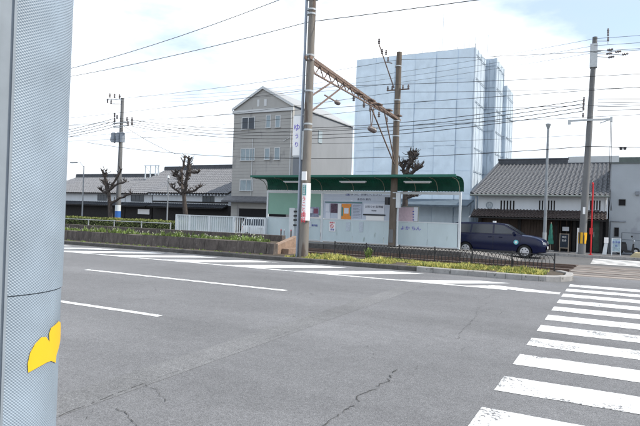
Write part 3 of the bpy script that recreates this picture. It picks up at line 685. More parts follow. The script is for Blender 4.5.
# left utility pole with transformers
Y4 = 40; P4 = at(117.5, 221, Y4); P4.z = -.15; zt4 = at(123, 98, Y4).z; l4 = at(122.6, 98, Y4).x-P4.x
t = thing('utility_pole', 'far utility pole with grey transformers and a blue band behind the hedge', 'pole', tuple(P4))
lathe_pole(MB(), P4.x, Y4, -.15, zt4, .26, .15, (l4, 0)).build('shaft', CPOLE2, t, smooth=True)
def X4(z): return P4.x+l4*(z+.15)/(zt4+.15)
mb = MB(); mb.tube([(X4(1), Y4, at(117, 217.5, Y4).z), (X4(1), Y4, at(117, 211, Y4).z)], .275, 18); mb.build('blue_band', BLUEB, t)
mb = MB(); mb.tube([(X4(1), Y4, at(117, 220.5, Y4).z), (X4(1), Y4, at(117, 217.6, Y4).z)], .275, 18); mb.build('yellow_band', YEL, t)
mb = MB(); mb.tube([(X4(1), Y4, at(117, 211, Y4).z), (X4(1), Y4, at(117, 205, Y4).z)], .272, 18); mb.build('white_band', WHITEP, t)
for px in (113.5, 118.5, 122.5):
    p = at(px, 137.5, Y4-.35); MB().tube([(p.x, p.y, p.z-.45), (p.x, p.y, p.z+.42), (p.x, p.y, p.z+.5)], [.24, .24, .12], 14).build('transformer', mat('transformer grey', (.25, .28, .32), .5, var=.1), t, smooth=True)
mb = MB()
for y_ in (123.2, 126.2): z = at(122, y_, Y4).z; mb.beam((X4(z)-.9, Y4-.2, z), (X4(z)+1.1, Y4-.2, z), .09, .09)
mb.beam(at(108, 99, Y4-.2), at(122, 100, Y4-.2), .06, .06); mb.beam(at(114.5, 115, Y4-.2), at(114.5, 125, Y4-.2), .06, .06); mb.beam(at(110, 140, Y4-.2), at(118, 139, Y4-.2), .05, .05); z = at(115, 104, Y4).z; mb.beam((X4(z), Y4, z-.1), (X4(z)-1.4, Y4-.1, z+.05), .06, .06); z = at(120, 134, Y4).z; mb.beam((X4(z)-.8, Y4-.2, z+.6), (X4(z)+.3, Y4-.2, z+.6), .08, .08); mb.build('crossarm', GALV, t)
mb = MB()
for px, py in ((109.8, 97.5), (114.5, 98), (119.5, 98.5), (107.5, 103), (111, 104), (114.5, 117), (114.5, 122), (117, 119), (132, 121.5), (132, 125.5), (128, 126), (127, 121), (111, 141), (114.5, 143)): insulator(mb, at(px, py, Y4-.2), 1.8)
mb.build('insulator', CERAM, t)
# street lamp right (round slim pole)
YL_ = 34.7; pl = at(544, 254, YL_); zl = at(546, 123.5, YL_).z; xl = at(546, 123.5, YL_).x
t = thing('street_lamp', 'slim pale street lamp pole rising behind the nose of the blue car', 'street lamp', (pl.x, YL_, -.15))
lathe_pole(MB(), pl.x, YL_, -.15, zl-.25, .10, .06, (.02, 0), 14).build('pole', mat('lamp pole grey', (.25, .27, .29), .5, .2), t, smooth=True)
MB().tube([(pl.x+.02, YL_, zl-.3), (pl.x+.02, YL_, zl-.05), (pl.x+.02, YL_, zl)], [.07, .15, .1], 14).build('lamp_head', mat('lamp head grey', (.3, .32, .33), .4, var=.1), t, smooth=True)
MB().tube([(pl.x, YL_, -.15), (pl.x, YL_, 1.0)], .115, 14).build('base_sleeve', GALV, t, smooth=True)
# two slim lamps far left
def lampL(px, ytop, label, Y=38.8, arm=None):
    b_ = at(px, 222, Y); zt_ = at(px, ytop, Y).z; t = thing('street_lamp', label, 'street lamp', (b_.x, Y, -.15))
    MB().tube([(b_.x, Y, -.15), (b_.x, Y, zt_)], [.075, .045], 10).build('pole', mat('lamp pole grey', (.25, .27, .29)), t, smooth=True)
    if arm:
        h = at(arm[0], arm[1], Y); mb = MB(); mb.tube([(b_.x, Y, zt_-.1), ((b_.x+h.x)/2, Y, h.z+.02), (h.x, Y, h.z)], .035, 6); mb.build('arm', WHITEP, t)
        MB().box(h.x-.75, h.x+.15, Y-.12, Y+.12, h.z-.06, h.z+.06).build('lamp_head', mat('lamp head grey', (.3, .32, .33)), t)
    else: MB().tube([(b_.x, Y, zt_), (b_.x, Y, zt_+.25)], [.12, .06], 10).build('lamp_head', WHITEP, t)
lampL(82, 166, 'pale lamp post with level arm at far left before the old houses', arm=(76, 162.5))
lampL(167, 178, 'slim grey post between the two pruned trees at left')
# red marker pole
Yr = 34.75; pr = at(590.5, 257, Yr); zr = at(592, 184, Yr).z
t = thing('red_pole', 'thin red pole standing just right of the banded utility pole', 'pole', (pr.x, Yr, -.15))
MB().tube([(pr.x, Yr, -.15), (pr.x+.02, Yr, zr)], .042, 10).build('shaft', REDM, t, smooth=True)
mb = MB(); mb.tube([(pr.x, Yr, zr), (pr.x, Yr, zr+.1)], [.06, .03], 8); mb.box(pr.x-.1, pr.x+.1, Yr-.1, Yr+.1, -.15, -.12); mb.box(pr.x-.08, pr.x+.08, Yr-.06, Yr-.03, 1.0, 1.35); mb.build('fitting', REDM, t)

# ================================================================== FOREGROUND POLE with perforated anti-sticker wrap
def wrapmat():
    m = bpy.data.materials.new('dimpled grey wrap'); m.use_nodes = True; n = m.node_tree.nodes; l = m.node_tree.links; p = n['Principled BSDF']
    p.inputs['Roughness'].default_value = .42; p.inputs['Specular IOR Level'].default_value = .45
    u = n.new('ShaderNodeUVMap'); u.uv_map = 'UVMap'
    def math_(op, a, b=None):
        x = n.new('ShaderNodeMath'); x.operation = op
        for i, s in enumerate((a, b)):
            if s is None: continue
            if isinstance(s, (int, float)): x.inputs[i].default_value = s
            else: l.new(s, x.inputs[i])
        return x.outputs[0]
    sp_ = n.new('ShaderNodeSeparateXYZ'); l.new(u.outputs[0], sp_.inputs[0])   # u, v in metres round and up the pole
    k = 2*math.pi/.007
    a = math_('SINE', math_('MULTIPLY', math_('ADD', sp_.outputs[0], math_('MULTIPLY', sp_.outputs[1], .95)), k))
    b = math_('SINE', math_('MULTIPLY', math_('SUBTRACT', math_('MULTIPLY', sp_.outputs[0], .55), sp_.outputs[1]), k*1.0))
    h = math_('ADD', math_('MULTIPLY', a, .33), math_('ADD', math_('MULTIPLY', b, .33), .5))
    bp = n.new('ShaderNodeBump'); bp.inputs['Strength'].default_value = 1; bp.inputs['Distance'].default_value = .0011; l.new(h, bp.inputs['Height']); l.new(bp.outputs[0], p.inputs['Normal'])
    r = n.new('ShaderNodeValToRGB'); r.color_ramp.elements[0].position = .05; r.color_ramp.elements[1].position = .75
    r.color_ramp.elements[0].color = (.21, .262, .318, 1); r.color_ramp.elements[1].color = (.275, .333, .392, 1); l.new(h, r.inputs[0])
    c = n.new('ShaderNodeTexCoord'); z = n.new('ShaderNodeTexNoise'); z.inputs['Scale'].default_value = 5; z.inputs['Detail'].default_value = 8; l.new(c.outputs['Object'], z.inputs['Vector'])
    r2 = n.new('ShaderNodeValToRGB'); r2.color_ramp.elements[0].position = .3; r2.color_ramp.elements[1].position = .66; r2.color_ramp.elements[0].color = (.74, .73, .72, 1); r2.color_ramp.elements[1].color = (1.08, 1.08, 1.08, 1); l.new(z.outputs['Fac'], r2.inputs[0])
    mx = n.new('ShaderNodeMixRGB'); mx.blend_type = 'MULTIPLY'; mx.inputs[0].default_value = 1; l.new(r.outputs[0], mx.inputs[1]); l.new(r2.outputs[0], mx.inputs[2]); l.new(mx.outputs[0], p.inputs['Base Color'])
    return m
WRAP = wrapmat()
DF = 1.42                         # metres in front of the camera
ce = sight(-21.5, 213); ce = Vector((0, 0, EYE))+ce*(DF/FPX); FX, FY = ce.x, ce.y
tl = Vector((RT.x, RT.y, 0)).normalized()
def fr_(z): return .195+.005*(z-1.6)
t = thing('signal_pole', 'thick pale grey pole wrapped in dimpled sheet close at the left edge', 'pole', (FX, FY, 0))
def wrap(mb, z0, z1, dr, a0, a1, n=72):
    uv = mb.b.loops.layers.uv.new('UVMap'); rows = []
    for k in range(2):
        z = (z0, z1)[k]; rows.append([(mb.v((FX+(fr_(z)+dr)*math.cos(a0+(a1-a0)*i/n), FY+(fr_(z)+dr)*math.sin(a0+(a1-a0)*i/n), z)), (a0+(a1-a0)*i/n)*.19, z) for i in range(n+1)])
    for i in range(n):
        F = mb.b.faces.new([rows[0][i][0], rows[0][i+1][0], rows[1][i+1][0], rows[1][i][0]])
        for lo, s_ in zip(F.loops, (rows[0][i], rows[0][i+1], rows[1][i+1], rows[1][i])): lo[uv].uv = (s_[1], s_[2])
view = math.atan2(-FY, -FX)        # direction from the pole towards the camera
a_r = math.atan2(tl.y, tl.x)
def wrapobj(name, z0, z1, m, dr, a0, a1):
    mb = MB(); wrap(mb, z0, z1, dr, a0, a1)
    me = bpy.data.meshes.new(name); bmesh.ops.recalc_face_normals(mb.b, faces=mb.b.faces)
    bmesh.ops.translate(mb.b, verts=mb.b.verts, vec=(-FX, -FY, 0))
    for f in mb.b.faces: f.smooth = True
    mb.b.to_mesh(me); mb.b.free(); me.materials.append(m); o = bpy.data.objects.new(name, me); COL.objects.link(o); o.parent = t; return o
seam = view-R(-4)+R(0)
zs_ = 1.6-(308-213)*1.25/FPX
seam_a = view+0.21
wrapobj('lower_wrap', .25, zs_-.0015, WRAP, .002, seam_a+.10, seam_a+math.pi*2-.10)
wrapobj('upper_wrap', zs_+.0015, 3.4, WRAP, .0045, seam_a+.10, seam_a+math.pi*2-.10)
STEELW = mat('grey painted steel', (.23, .26, .29), .45, var=.1, scale=8)
mb = MB(); mb.tube([(FX, FY, 0), (FX, FY, 6)], [fr_(0)-.002, fr_(6)-.004], 48); mb.build('shaft', STEELW, t, smooth=True)
mb = MB(); ax = Vector((math.cos(seam_a), math.sin(seam_a), 0)); sx_ = Vector((-ax.y, ax.x, 0)); c0 = Vector((FX, FY, 0))
for (s0, s1, h_) in ((-.019, -.0135, .011), (.0135, .019, .011), (-.0135, .0135, .005)):
    V = []
    for z in (.25, 3.4):
        r_ = fr_(z)
        for s_, hh in ((s0, -.006), (s1, -.006), (s1, h_), (s0, h_)): V.append(mb.v(c0+ax*(r_+hh)+sx_*s_+Vector((0, 0, z))))
    for f in ((0, 1, 2, 3), (7, 6, 5, 4), (0, 4, 5, 1), (1, 5, 6, 2), (2, 6, 7, 3), (3, 7, 4, 0)): mb.b.faces.new([V[i] for i in f])
mb.build('seam_strip', STEELW, t)
# yellow ginkgo leaf mark: outline given by sight lines, laid onto the pole surface
def onpole(px, py, dr=.006):
    d = sight(px, py); d = d/FPX; o = Vector((0, 0, EYE)); a_ = d.x**2+d.y**2; bq = -2*(FX*d.x+FY*d.y); r_ = fr_(1.4)+dr; cq = FX*FX+FY*FY-r_*r_
    disc = max(0, bq*bq-4*a_*cq); return o+d*((-bq-math.sqrt(disc))/(2*a_))
outl = [(29, 372), (28.5, 364), (31, 353), (36, 344), (42, 337.5), (47, 337), (50.5, 342), (50, 334), (52, 328), (56.5, 324.5)]
def angz(p): return math.atan2(p.y-FY, p.x-FX), p.z
P_ = [angz(onpole(*p)) for p in outl]
back = [angz(onpole(*p)) for p in ((29, 373), (39, 367.5), (47, 363), (52, 361), (55, 362), (56.8, 363))]
aE = P_[-1][0]; zT = P_[-1][1]; zB = back[-1][1]
sgn = 1 if aE > P_[0][0] else -1
full = P_+[(aE+sgn*.12, zT+.004), (aE+sgn*.24, zT-.004), (aE+sgn*.32, zT-.02), (aE+sgn*.34, zT-.05), (aE+sgn*.2, zB+.035), (aE+sgn*.08, zB+.02)]+back[::-1]
mb = MB(); rr_ = lambda z: fr_(z)+.0042
c_ = (P_[5][0]*.4+aE*.6, (P_[5][1]+back[2][1])/2)
# dense ear-clipped face subdivided so that it follows the curve
f0 = [mb.v((a*.19, z, 0)) for a, z in full]; F = mb.b.faces.new(f0)
bmesh.ops.triangulate(mb.b, faces=[F]); bmesh.ops.subdivide_edges(mb.b, edges=mb.b.edges[:], cuts=5, use_grid_fill=True)
for v in mb.b.verts: a, z = v.co.x/.19, v.co.y; v.co = Vector((FX+rr_(z)*math.cos(a), FY+rr_(z)*math.sin(a), z))
mb.build('leaf_mark', mat('yellow vinyl', (.68, .40, .008), .5, var=.05), t, smooth='all')

# ================================================================== BUILDINGS
def tiled_slope(mb, x0, x1, ya, za, yb, zb, pitch=.27, amp=.05, rows=22, per=6):
    """row tiles running down the slope from ridge (yb,zb) to eave (ya,za)"""
    nx = int((x1-x0)/pitch*per); grid = []
    N_ = Vector((0, -(zb-za), (yb-ya))).normalized()
    for j in range(rows+1):
        for e in (0, 1):
            if j == rows and e: continue
            f = j/rows if e == 0 else (j+1)/rows-.0005
            lift = .03 if e == 0 else 0
            row = []
            for i in range(nx+1):
                x = x0+(x1-x0)*i/nx; ph = (x-x0)/pitch % 1
                h = amp*math.sqrt(max(0, 1-((ph-.5)/.26)**2)) if abs(ph-.5) < .26 else -.015*math.sin(ph*math.pi)
                p = Vector((x, ya+(yb-ya)*f, za+(zb-za)*f))+N_*(h+lift*(1-0)+random.uniform(-.002, .002)); row.append(mb.v(p))
            grid.append(row)
    for A, B in zip(grid, grid[1:]):
        for i in range(nx): mb.b.faces.new((A[i], A[i+1], B[i+1], B[i]))
def window(parent, m_fr, m_gl, x0, x1, z0, z1, y, bars=1, fw=.07, sill=True):
    mb = MB(); mb.box(x0-fw, x1+fw, y-.05, y+.02, z1, z1+fw); mb.box(x0-fw, x1+fw, y-.05, y+.02, z0-fw, z0); mb.box(x0-fw, x0, y-.05, y+.02, z0, z1); mb.box(x1, x1+fw, y-.05, y+.02, z0, z1)
    for k in range(bars): xm = x0+(x1-x0)*(k+1)/(bars+1); mb.box(xm-.03, xm+.03, y-.04, y+.01, z0, z1)
    if sill: mb.box(x0-fw-.04, x1+fw+.04, y-.12, y-.052, z0-fw, z0-fw+.05)
    f = mb.build('window', m_fr, parent); MB().box(x0, x1, y-.02, y-.005, z0, z1).build('pane', m_gl, f); return f

# grey three-storey gabled building
YG = 44; xa, xb = at(232.5, 160, YG).x, at(291.5, 160, YG).x; ze = 11.45; za_ = at(262, 88.5, YG).z; YGB = 57; xm_ = (xa+xb)/2
t = thing('gabled_building', 'three storey beige building with a gable front and pale side wall', 'building', (xm_, YG, -.13))
mb = MB(); mb.prism([(xa, -.13), (xb, -.13), (xb, ze), (xm_, za_), (xa, ze)], YG, YG+.3, 'y'); wl = mb.build('front_wall', SIDING, t)
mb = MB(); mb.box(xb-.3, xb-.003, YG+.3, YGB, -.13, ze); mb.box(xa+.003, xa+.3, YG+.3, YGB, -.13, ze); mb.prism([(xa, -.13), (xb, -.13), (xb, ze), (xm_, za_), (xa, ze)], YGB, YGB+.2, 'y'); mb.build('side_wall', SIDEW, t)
mb = MB()
for z in [1+.3*i for i in range(35)]: mb.box(xa+.01, xb-.01, YG-.008, YG-.001, z, z+.012)
mb.build('siding_joints', mat('siding joint grey', (.22, .215, .21), .8), wl)  # darker grey joint lines between the siding courses
mb = MB(); th_ = .18
for s_, xe in ((-1, xa-.15), (1, xb+.12)):
    mb.prism([(xm_, za_+.2), (xe, ze+.06), (xe, ze-.04), (xm_, za_+.1)], YG-.13, YGB+.4, 'y')
mb.build('roof', mat('pale roof metal', (.30, .31, .32), .6, var=.1), t)
mb = MB(); 
for s_, xe in ((-1, xa-.16), (1, xb+.13)): mb.prism([(xm_, za_+.19), (xe, ze+.04), (xe, ze-.2), (xm_, za_-.06)], YG-.17, YG-.132, 'y')
mb.box(xa-.1, xb+.08, YG-.10, YG-.004, ze-.5, ze-.16); mb.build('fascia', TRIM, t)
mb = MB(); mb.box(xb+.0, xb+.9, YG+2.2, YGB-1, 8.9, ze-.35); mb.build('side_bay', SIDEW, t) if False else mb.b.free()
for a, b_, c, d_, bars, gl in ((242.5, 117.8, 254.5, 128.8, 1, GLASS), (266.7, 115.5, 270.3, 127.5, 0, CURT), (276, 116, 280, 127, 0, CURT), (241.3, 149, 254.3, 160.2, 2, CURT), (265.3, 148.5, 269.3, 159.3, 0, CURT), (275, 148, 279.5, 159.3, 0, CURT), (240.5, 180.2, 252.3, 190.5, 1, CURT)):
    r_ = rect(a, b_, c, d_, YG); window(t, TRIM, gl, r_[0], r_[1], r_[2], r_[3], YG, bars)
for a, b_, c, d_ in ((257.3, 99.5, 259.6, 106.5), (264.2, 99, 266.8, 106)):
    r_ = rect(a, b_, c, d_, YG); MB().box(r_[0], r_[1], YG-.03, YG-.004, r_[2], r_[3]).build('gable_vent', TRIM, t)
r_ = rect(228, 198, 290, 202.3, YG); rr = MB(); rr.prism([(YG-.9, r_[2]-.05), (YG-.9, r_[2]+.1), (YG-.005, r_[3]+.15), (YG-.005, r_[2]-.05)], xa-.5, xb+.2); rr.build('awning', TILE, t)
r_ = rect(239, 209, 290, 222, YG); MB().box(r_[0], xb-.4, YG-.02, YG-.006, -.12, r_[3]).build('garage_opening', BLACK, t)
mb = MB(); mb.tube([(xa+2.3, YG-.06, 8.6), (xa+2.3, YG-.06, 3.2)], .035, 6); mb.tube([(xb-.12, YG-.06, 11), (xb-.12, YG-.06, 3)], .045, 6); mb.tube([(xb-.3, YG-.06, 8.5), (xb-.9, YG-.06, 8.2)], .03, 6); mb.build('drain_pipe', TRIM, t)
mb = MB(); a = at(338, 215, YG); mb.box(xb+.004, xb+.05, YG+2, YG+2.8, 8.7, 9.9); mb.box(xb+.004, xb+.05, YG+5, YG+5.8, 8.7, 9.9); mb.build('side_window', CURT, t)

# sheeted building under repair
YW = 44; x0, x1 = at(356, 120, YW).x, at(473.5, 100, YW).x; zw = 14.9
t = thing('wrapped_building', 'tall building under repair wrapped in pale blue construction sheeting', 'building', ((x0+x1)/2, YW, -.13))
def sheet_face(xA, yA, xB, yB, z0, z1, seams, m, name, amp=.05):
    mb = MB(); nx, nz = 70, 90; Ld = math.hypot(xB-xA, yB-yA); nrm = Vector((yB-yA, -(xB-xA), 0))/Ld; g_ = []
    for i in range(nx+1):
        col = []
        for j in range(nz+1):
            f, h = i/nx, z0+(z1-z0)*j/nz; u = f*Ld
            k = abs(((u/seams) % 1)-.5)*2; kz = abs(((h/1.75) % 1)-.5)*2
            puff = amp*(1-k**3)*(1-kz**3)*(.6+noise.noise(Vector((u*.7, h*.6, xA))))+.03*noise.noise(Vector((u*2.2, h*1.2, 5+xA)))+.012*noise.noise(Vector((u*7, h*3, 1)))
            col.append(mb.v(Vector((xA+(xB-xA)*f, yA+(yB-yA)*f, h))+nrm*(puff+.05)))
        g_.append(col)
    for A_, B_ in zip(g_, g_[1:]):
        for j in range(nz): mb.b.faces.new((A_[j], B_[j], B_[j+1], A_[j+1]))
    return mb.build(name, m, t, smooth='all')
MB().box(x0+.05, x1-.05, YW+.1, 47.9, -.13, zw-.15).build('core', mat('scaffold boards', (.3, .31, .33), .8), t)
fs = sheet_face(x0, YW, x1, YW, -.1, zw, 1.72, SHEET, 'front_sheeting', .07)
mb = MB(); Ld = x1-x0
u = 0
while u < Ld: mb.beam((x0+u, YW-.085, 0), (x0+u+.01, YW-.085, zw+.05), .022, .01); u += 1.72
for z in (1.8, 3.6, 5.4, 7.2, 9.0, 10.8, 12.6): mb.beam((x0, YW-.07, z), (x1, YW-.07, z), .012, .012)
mb.build('seam', mat('sheet seam grey', (.50, .60, .72), .7, var=.1), fs)
sheet_face(x1, YW, x1, 48, -.1, zw, 1.2, SHEETDIM, 'side_sheeting')
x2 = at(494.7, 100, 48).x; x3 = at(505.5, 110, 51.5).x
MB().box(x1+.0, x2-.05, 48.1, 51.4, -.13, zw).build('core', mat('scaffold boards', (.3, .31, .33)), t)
sheet_face(x1+.05, 48, x2, 48, -.1, zw+.15, .6, SHEETDIM, 'tower_sheeting', .03); sheet_face(x2, 48, x2, 51.5, -.1, zw+.15, 1.2, SHEETDIM, 'tower_side_sheeting')
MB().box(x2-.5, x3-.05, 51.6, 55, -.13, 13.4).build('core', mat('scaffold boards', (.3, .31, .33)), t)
sheet_face(x2, 51.5, x3, 51.5, -.1, 13.5, 1.0, SHEETDIM, 'rear_sheeting'); sheet_face(x3, 51.5, x3, 55, -.1, 13.5, 1.2, SHEETDIM, 'rear_side_sheeting')
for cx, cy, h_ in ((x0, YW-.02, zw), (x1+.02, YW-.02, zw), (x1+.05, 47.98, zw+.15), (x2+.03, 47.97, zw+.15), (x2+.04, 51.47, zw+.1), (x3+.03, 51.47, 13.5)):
    MB().tube([(cx, cy, -.1), (cx+.02, cy, h_*.4), (cx-.01, cy, h_*.7), (cx, cy, h_)], .1, 8).build('corner_sheeting', SHEETDIM if cx > x0+.1 else SHEET, t, smooth=True)
def side_seams(xA, yA, xB, yB, top, name='side_seam', st=1.2):
    m5 = MB(); L5 = math.hypot(xB-xA, yB-yA); nr = Vector((yB-yA, -(xB-xA), 0))/L5*.13; d5 = Vector((xB-xA, yB-yA, 0))/L5; P5 = Vector((xA, yA, 0))+nr
    u5 = st/2
    while u5 < L5: m5.beam(P5+d5*u5, P5+d5*(u5+.015)+Vector((0, 0, top)), .025, .02); u5 += st
    z5 = 1.8
    while z5 < top: m5.beam(P5+Vector((0, 0, z5)), P5+d5*L5+Vector((0, 0, z5+.02)), .03, .03); z5 += 1.8
    m5.build(name, mat('sheet tie grey', (.27, .32, .37), .8), t)
side_seams(x1, YW, x1, 48, zw); side_seams(x1+.1, 48, x2, 48, zw, st=.5); side_seams(x2, 48, x2, 51.5, zw); side_seams(x3, 51.5, x3, 55, 13.4); side_seams(x2+.1, 51.5, x3, 51.5, 13.4, st=.4)
rnd = random.Random(4); nP = 0
for i in range(5):        # single sheets laced over the scaffold, some hanging looser than their neighbours
    for j in range(4):
        if rnd.random() < .5: continue
        xa5, xb5, z5, z6 = x0+1.72*i+.03, min(x0+1.72*(i+1), x1)-.03, .2+3.6*j, min(.2+3.6*(j+1)-.08, zw-.1)
        m5 = MB(); G = [[m5.v((xa5+(xb5-xa5)*a/14, YW-.13-.05*noise.noise(Vector((a*.35+i*3, b*.22+j*5, 2)))-.03*noise.noise(Vector((a*.9, b*.2+j, 7+i))), z5+(z6-z5)*b/24)) for b in range(25)] for a in range(15)]
        for A5, B5 in zip(G, G[1:]):
            for b in range(24): m5.b.faces.new((A5[b], B5[b], B5[b+1], A5[b+1]))
        m5.build('loose_sheet', SHEET, fs, smooth='all')
mb = MB(); 
for k in range(8): xx = x0+Ld*k/7; mb.tube([(xx, YW+.05, zw-.5), (xx, YW+.05, zw+.25+.1*(k % 2))], .025, 5)
for xx, h in ((at(441.5, 50, YW).x, 3.4), (at(463, 50, YW).x, 1.0), (at(468, 50, YW).x, 1.4), (at(474, 50, YW).x, .9), (at(487, 50, YW).x, 1.0)): mb.tube([(xx, YW+.3, zw-.4), (xx, YW+.3, zw+h)], .022, 5)
mb.tube([(x0, YW, zw+.02), (x1, YW, zw+.02)], .03, 5); mb.build('scaffold_tube', GALV, t)
mb = MB(); r_ = rect(360, 202.5, 468, 206, 42); mb.prism([(41.6, r_[2]), (41.6, r_[2]+.12), (43.8, r_[3]+.35), (43.8, r_[3]+.2)], x0+1, x1+.3); mb.build('protective_canopy', mat('slate canopy', (.09, .12, .15), .6, var=.2), t)

# tiled shop at right
YS = 37.4; sx0 = at(478, 205, YS).x; sx1 = at(608, 205, YS).x; zeS = 3.22; YR = 46.2; zrS = 6.02
t = thing('tiled_shop', 'old low shop with big grey tiled roof, white upper wall and dark timber ground floor', 'building', ((sx0+sx1)/2, YS, -.14))
MB().box(sx0, sx1, YS, YR+6, 1.9, zeS+.05).build('upper_wall', PLAST, t)
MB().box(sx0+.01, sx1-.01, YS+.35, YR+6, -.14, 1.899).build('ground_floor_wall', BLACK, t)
mb = MB(); mb.prism([(YS+.4, zeS), (YR, zrS-.25), (YR+6, zeS)], sx0+.02, sx0+.2); mb.prism([(YS+.4, zeS), (YR, zrS-.25), (YR+6, zeS)], sx1-.2, sx1-.02); mb.build('gable_wall', PLAST, t)
mb = MB(); tiled_slope(mb, sx0-.35, sx1+.1, YS-.55, zeS+.02, YR, zrS, .272, .065, 24); rf = mb.build('roof', TILE, t, smooth=True)
mb = MB(); mb.prism([(YS-.56, zeS-.08), (YS-.56, zeS+.005), (YR, zrS-.02), (YR+6.5, zeS), (YR+6.5, zeS-.1), (YR, zrS-.16)], sx0-.33, sx1+.08); mb.build('roof_deck', WOODD, rf)
xs_ = at(568, 160, YR).x
mb = MB()
for k in range(4): mb.box(sx0-.35+.01*k, xs_, YR-.2+.02*k, YR+.2-.02*k, zrS-.02+.09*k, zrS+.065+.09*k)
mb.tube([(sx0-.38, YR, zrS+.40), (xs_+.05, YR, zrS+.40)], .08, 10); mb.tube([(sx0-.33, YS-.55, zeS+.12), (sx0-.33, YR, zrS+.1)], .09, 8); mb.box(xs_, sx1+.1, YR-.15, YR+.15, zrS-.02, zrS+.08); mb.build('ridge', mat('dark ridge tile', (.055, .06, .07), .5, var=.3), rf)
r_ = rect(569, 157.5, 619, 161.3, YR+2); MB().box(r_[0], r_[1], YR+1, YR+2, zrS-.4, r_[3]).build('roof_box', TRIM, t)
c = at(489.5, 205, YS); mb = MB(); mb.tube([(c.x+.19*math.cos(a), YS-.02, c.z+.19*math.sin(a)) for a in [2*math.pi*i/24 for i in range(25)]], .035, 6)
for a in range(0, 360, 60): mb.tube([(c.x+.04*math.cos(R(a)), YS-.015, c.z+.04*math.sin(R(a))), (c.x+.12*math.cos(R(a)), YS-.015, c.z+.12*math.sin(R(a)))], .022, 5)
mb.build('crest', mat('grey plaster relief', (.33, .38, .42), .8), t)
for a, b_, nb_ in ((500.5, 514.5, 5), (539, 546, 3), (548, 555, 3), (586, 592, 2), (593.5, 600.5, 3)):
    X0, X1 = at(a, 205, YS).x, at(b_, 205, YS).x; z0, z1 = at(a, 209.8, YS).z, at(a, 200.5, YS).z
    fr2 = MB().box(X0-.02, X1+.02, YS-.012, YS-.004, z0-.02, z1+.02).build('lattice_window', PLAST, t); mb = MB(); ww = (X1-X0)/(nb_*2-1)
    for k in range(nb_): mb.box(X0+2*k*ww, X0+(2*k+1)*ww, YS-.02, YS-.013, z0, z1)
    mb.build('slot', WOODD, fr2)
    MB().box(X0, X1, YS-.06, YS-.021, z0-.06, z0-.025).build('sill', WOODD, fr2)
zp = 2.18; mb = MB(); tiled_slope(mb, sx0-.25, sx1-.05, YS-1.0, 1.82, YS-.01, zp+.12, .2, .04, 5, 6); pr_ = mb.build('pent_roof', TILEB, t, smooth=True)
mb = MB(); mb.prism([(YS-.98, 1.74), (YS-.98, 1.81), (YS-.005, zp+.08), (YS-.005, zp-.05)], sx0-.23, sx1-.07); mb.build('pent_deck', WOODD, pr_)
mb = MB(); x = sx0
while x < at(556, 230, YS).x: mb.box(x, x+.17, YS+.2+random.uniform(-.01, .01), YS+.24, -.12, 1.88); x += .18
mb.build('board_wall', WOOD, t)
mb = MB()
for px in (480, 519, 556, 574, 601, 607): X = at(px, 235, YS).x; mb.box(X-.08, X+.08, YS-.02+.05, YS+.19, -.14, 1.88)
mb.box(sx0, sx1, YS+.0, YS+.18, 1.88, 1.898) ; mb.build('timber_post', WOODD, t)
mb = MB()
for px in (558, 560, 566, 570.5, 573): X = at(px, 235, YS).x; mb.box(X-.03, X+.03, YS+.25, YS+.3, -.1, 1.85)
mb.build('lattice_door', WOOD, t)
r_ = rect(592.5, 229, 600, 250, YS); dr = MB().box(r_[0], r_[1], YS+.26, YS+.3, -.1, 1.8).build('door', mat('green tinted door', (.03, .08, .06), .3, var=.4, scale=3), t); MB().box(r_[0]+.04, r_[0]+.07, YS+.22, YS+.258, .8, 1.1).build('handle', GALV, dr)
r_ = rect(562.3, 226.8, 569, 231, YS); MB().box(r_[0], r_[1], YS-.0+.02, YS+.045, r_[2], r_[3]).build('notice', PAPER, t)
mb = MB(); X = at(478, 210, YS).x-.12; mb.tube([(X, YS-.5, zeS-.02), (X, YS-.12, zeS-.25), (X, YS-.12, 2.1), (X-.25, YS-.9, 1.75)], .045, 8); X = sx1-.12; mb.tube([(X, YS-.5, zeS), (X, YS-.1, zeS-.2), (X, YS-.1, 2.35)], .05, 8); mb.build('drain_pipe', TRIM, t)
mb = MB(); mb.tube([(sx0-.4, YS-.63, zeS-.02), (sx1+.1, YS-.63, zeS-.02)], .06, 8); mb.build('gutter', mat('grey green gutter', (.17, .19, .18), .5), t)
# grey flat building far right
YB = 38; gx0 = at(609.5, 200, YB).x; zg = at(625, 163.5, YB).z
t = thing('grey_building', 'plain grey rendered building with flat parapet right of the tiled shop', 'building', (gx0+6, YB, -.14))
MB().box(gx0, gx0+22, YB, YB+14, -.14, zg).build('wall', PLASTD, t)
MB().box(gx0-.05, gx0+22.05, YB-.06, YB+14.05, zg, zg+.09).build('parapet', mat('dark coping', (.10, .12, .12), .6), t)
mb = MB(); zr_ = at(600, 157.5, 54).z; xq = at(548, 160, 54).x; mb.prism([(xq, zr_-.75), (xq+2.2, zr_), (gx0+5, zr_), (gx0+9, zr_-.75)], 54, 57, 'y'); mb.build('rear_roof', mat('moss grey roof', (.11, .13, .12), .8), t)
for a, b_, c, d_ in ((619.3, 199.8, 625, 205), (614.8, 228, 618.3, 236)):
    r_ = rect(a, b_, c, d_, YB); window(t, DARK, BLACK, r_[0], r_[1], r_[2], r_[3], YB, 0, .03, False)
mb = MB(); z = at(620, 221.5, YB).z; mb.tube([(gx0+.1, YB-.05, z), (gx0+.9, YB-.05, z)], .03, 6); mb.tube([(gx0+.1, YB-.05, z), (gx0+.1, YB-.05, -.1)], .03, 6); mb.box(at(637, 193, YB).x-.08, at(637, 193, YB).x+.12, YB-.2, YB-.005, at(637, 195, YB).z, at(637, 191.5, YB).z); mb.build('pipe', mat('grey pipe', (.2, .22, .25), .5), t)
z = at(622, 152, YB).z

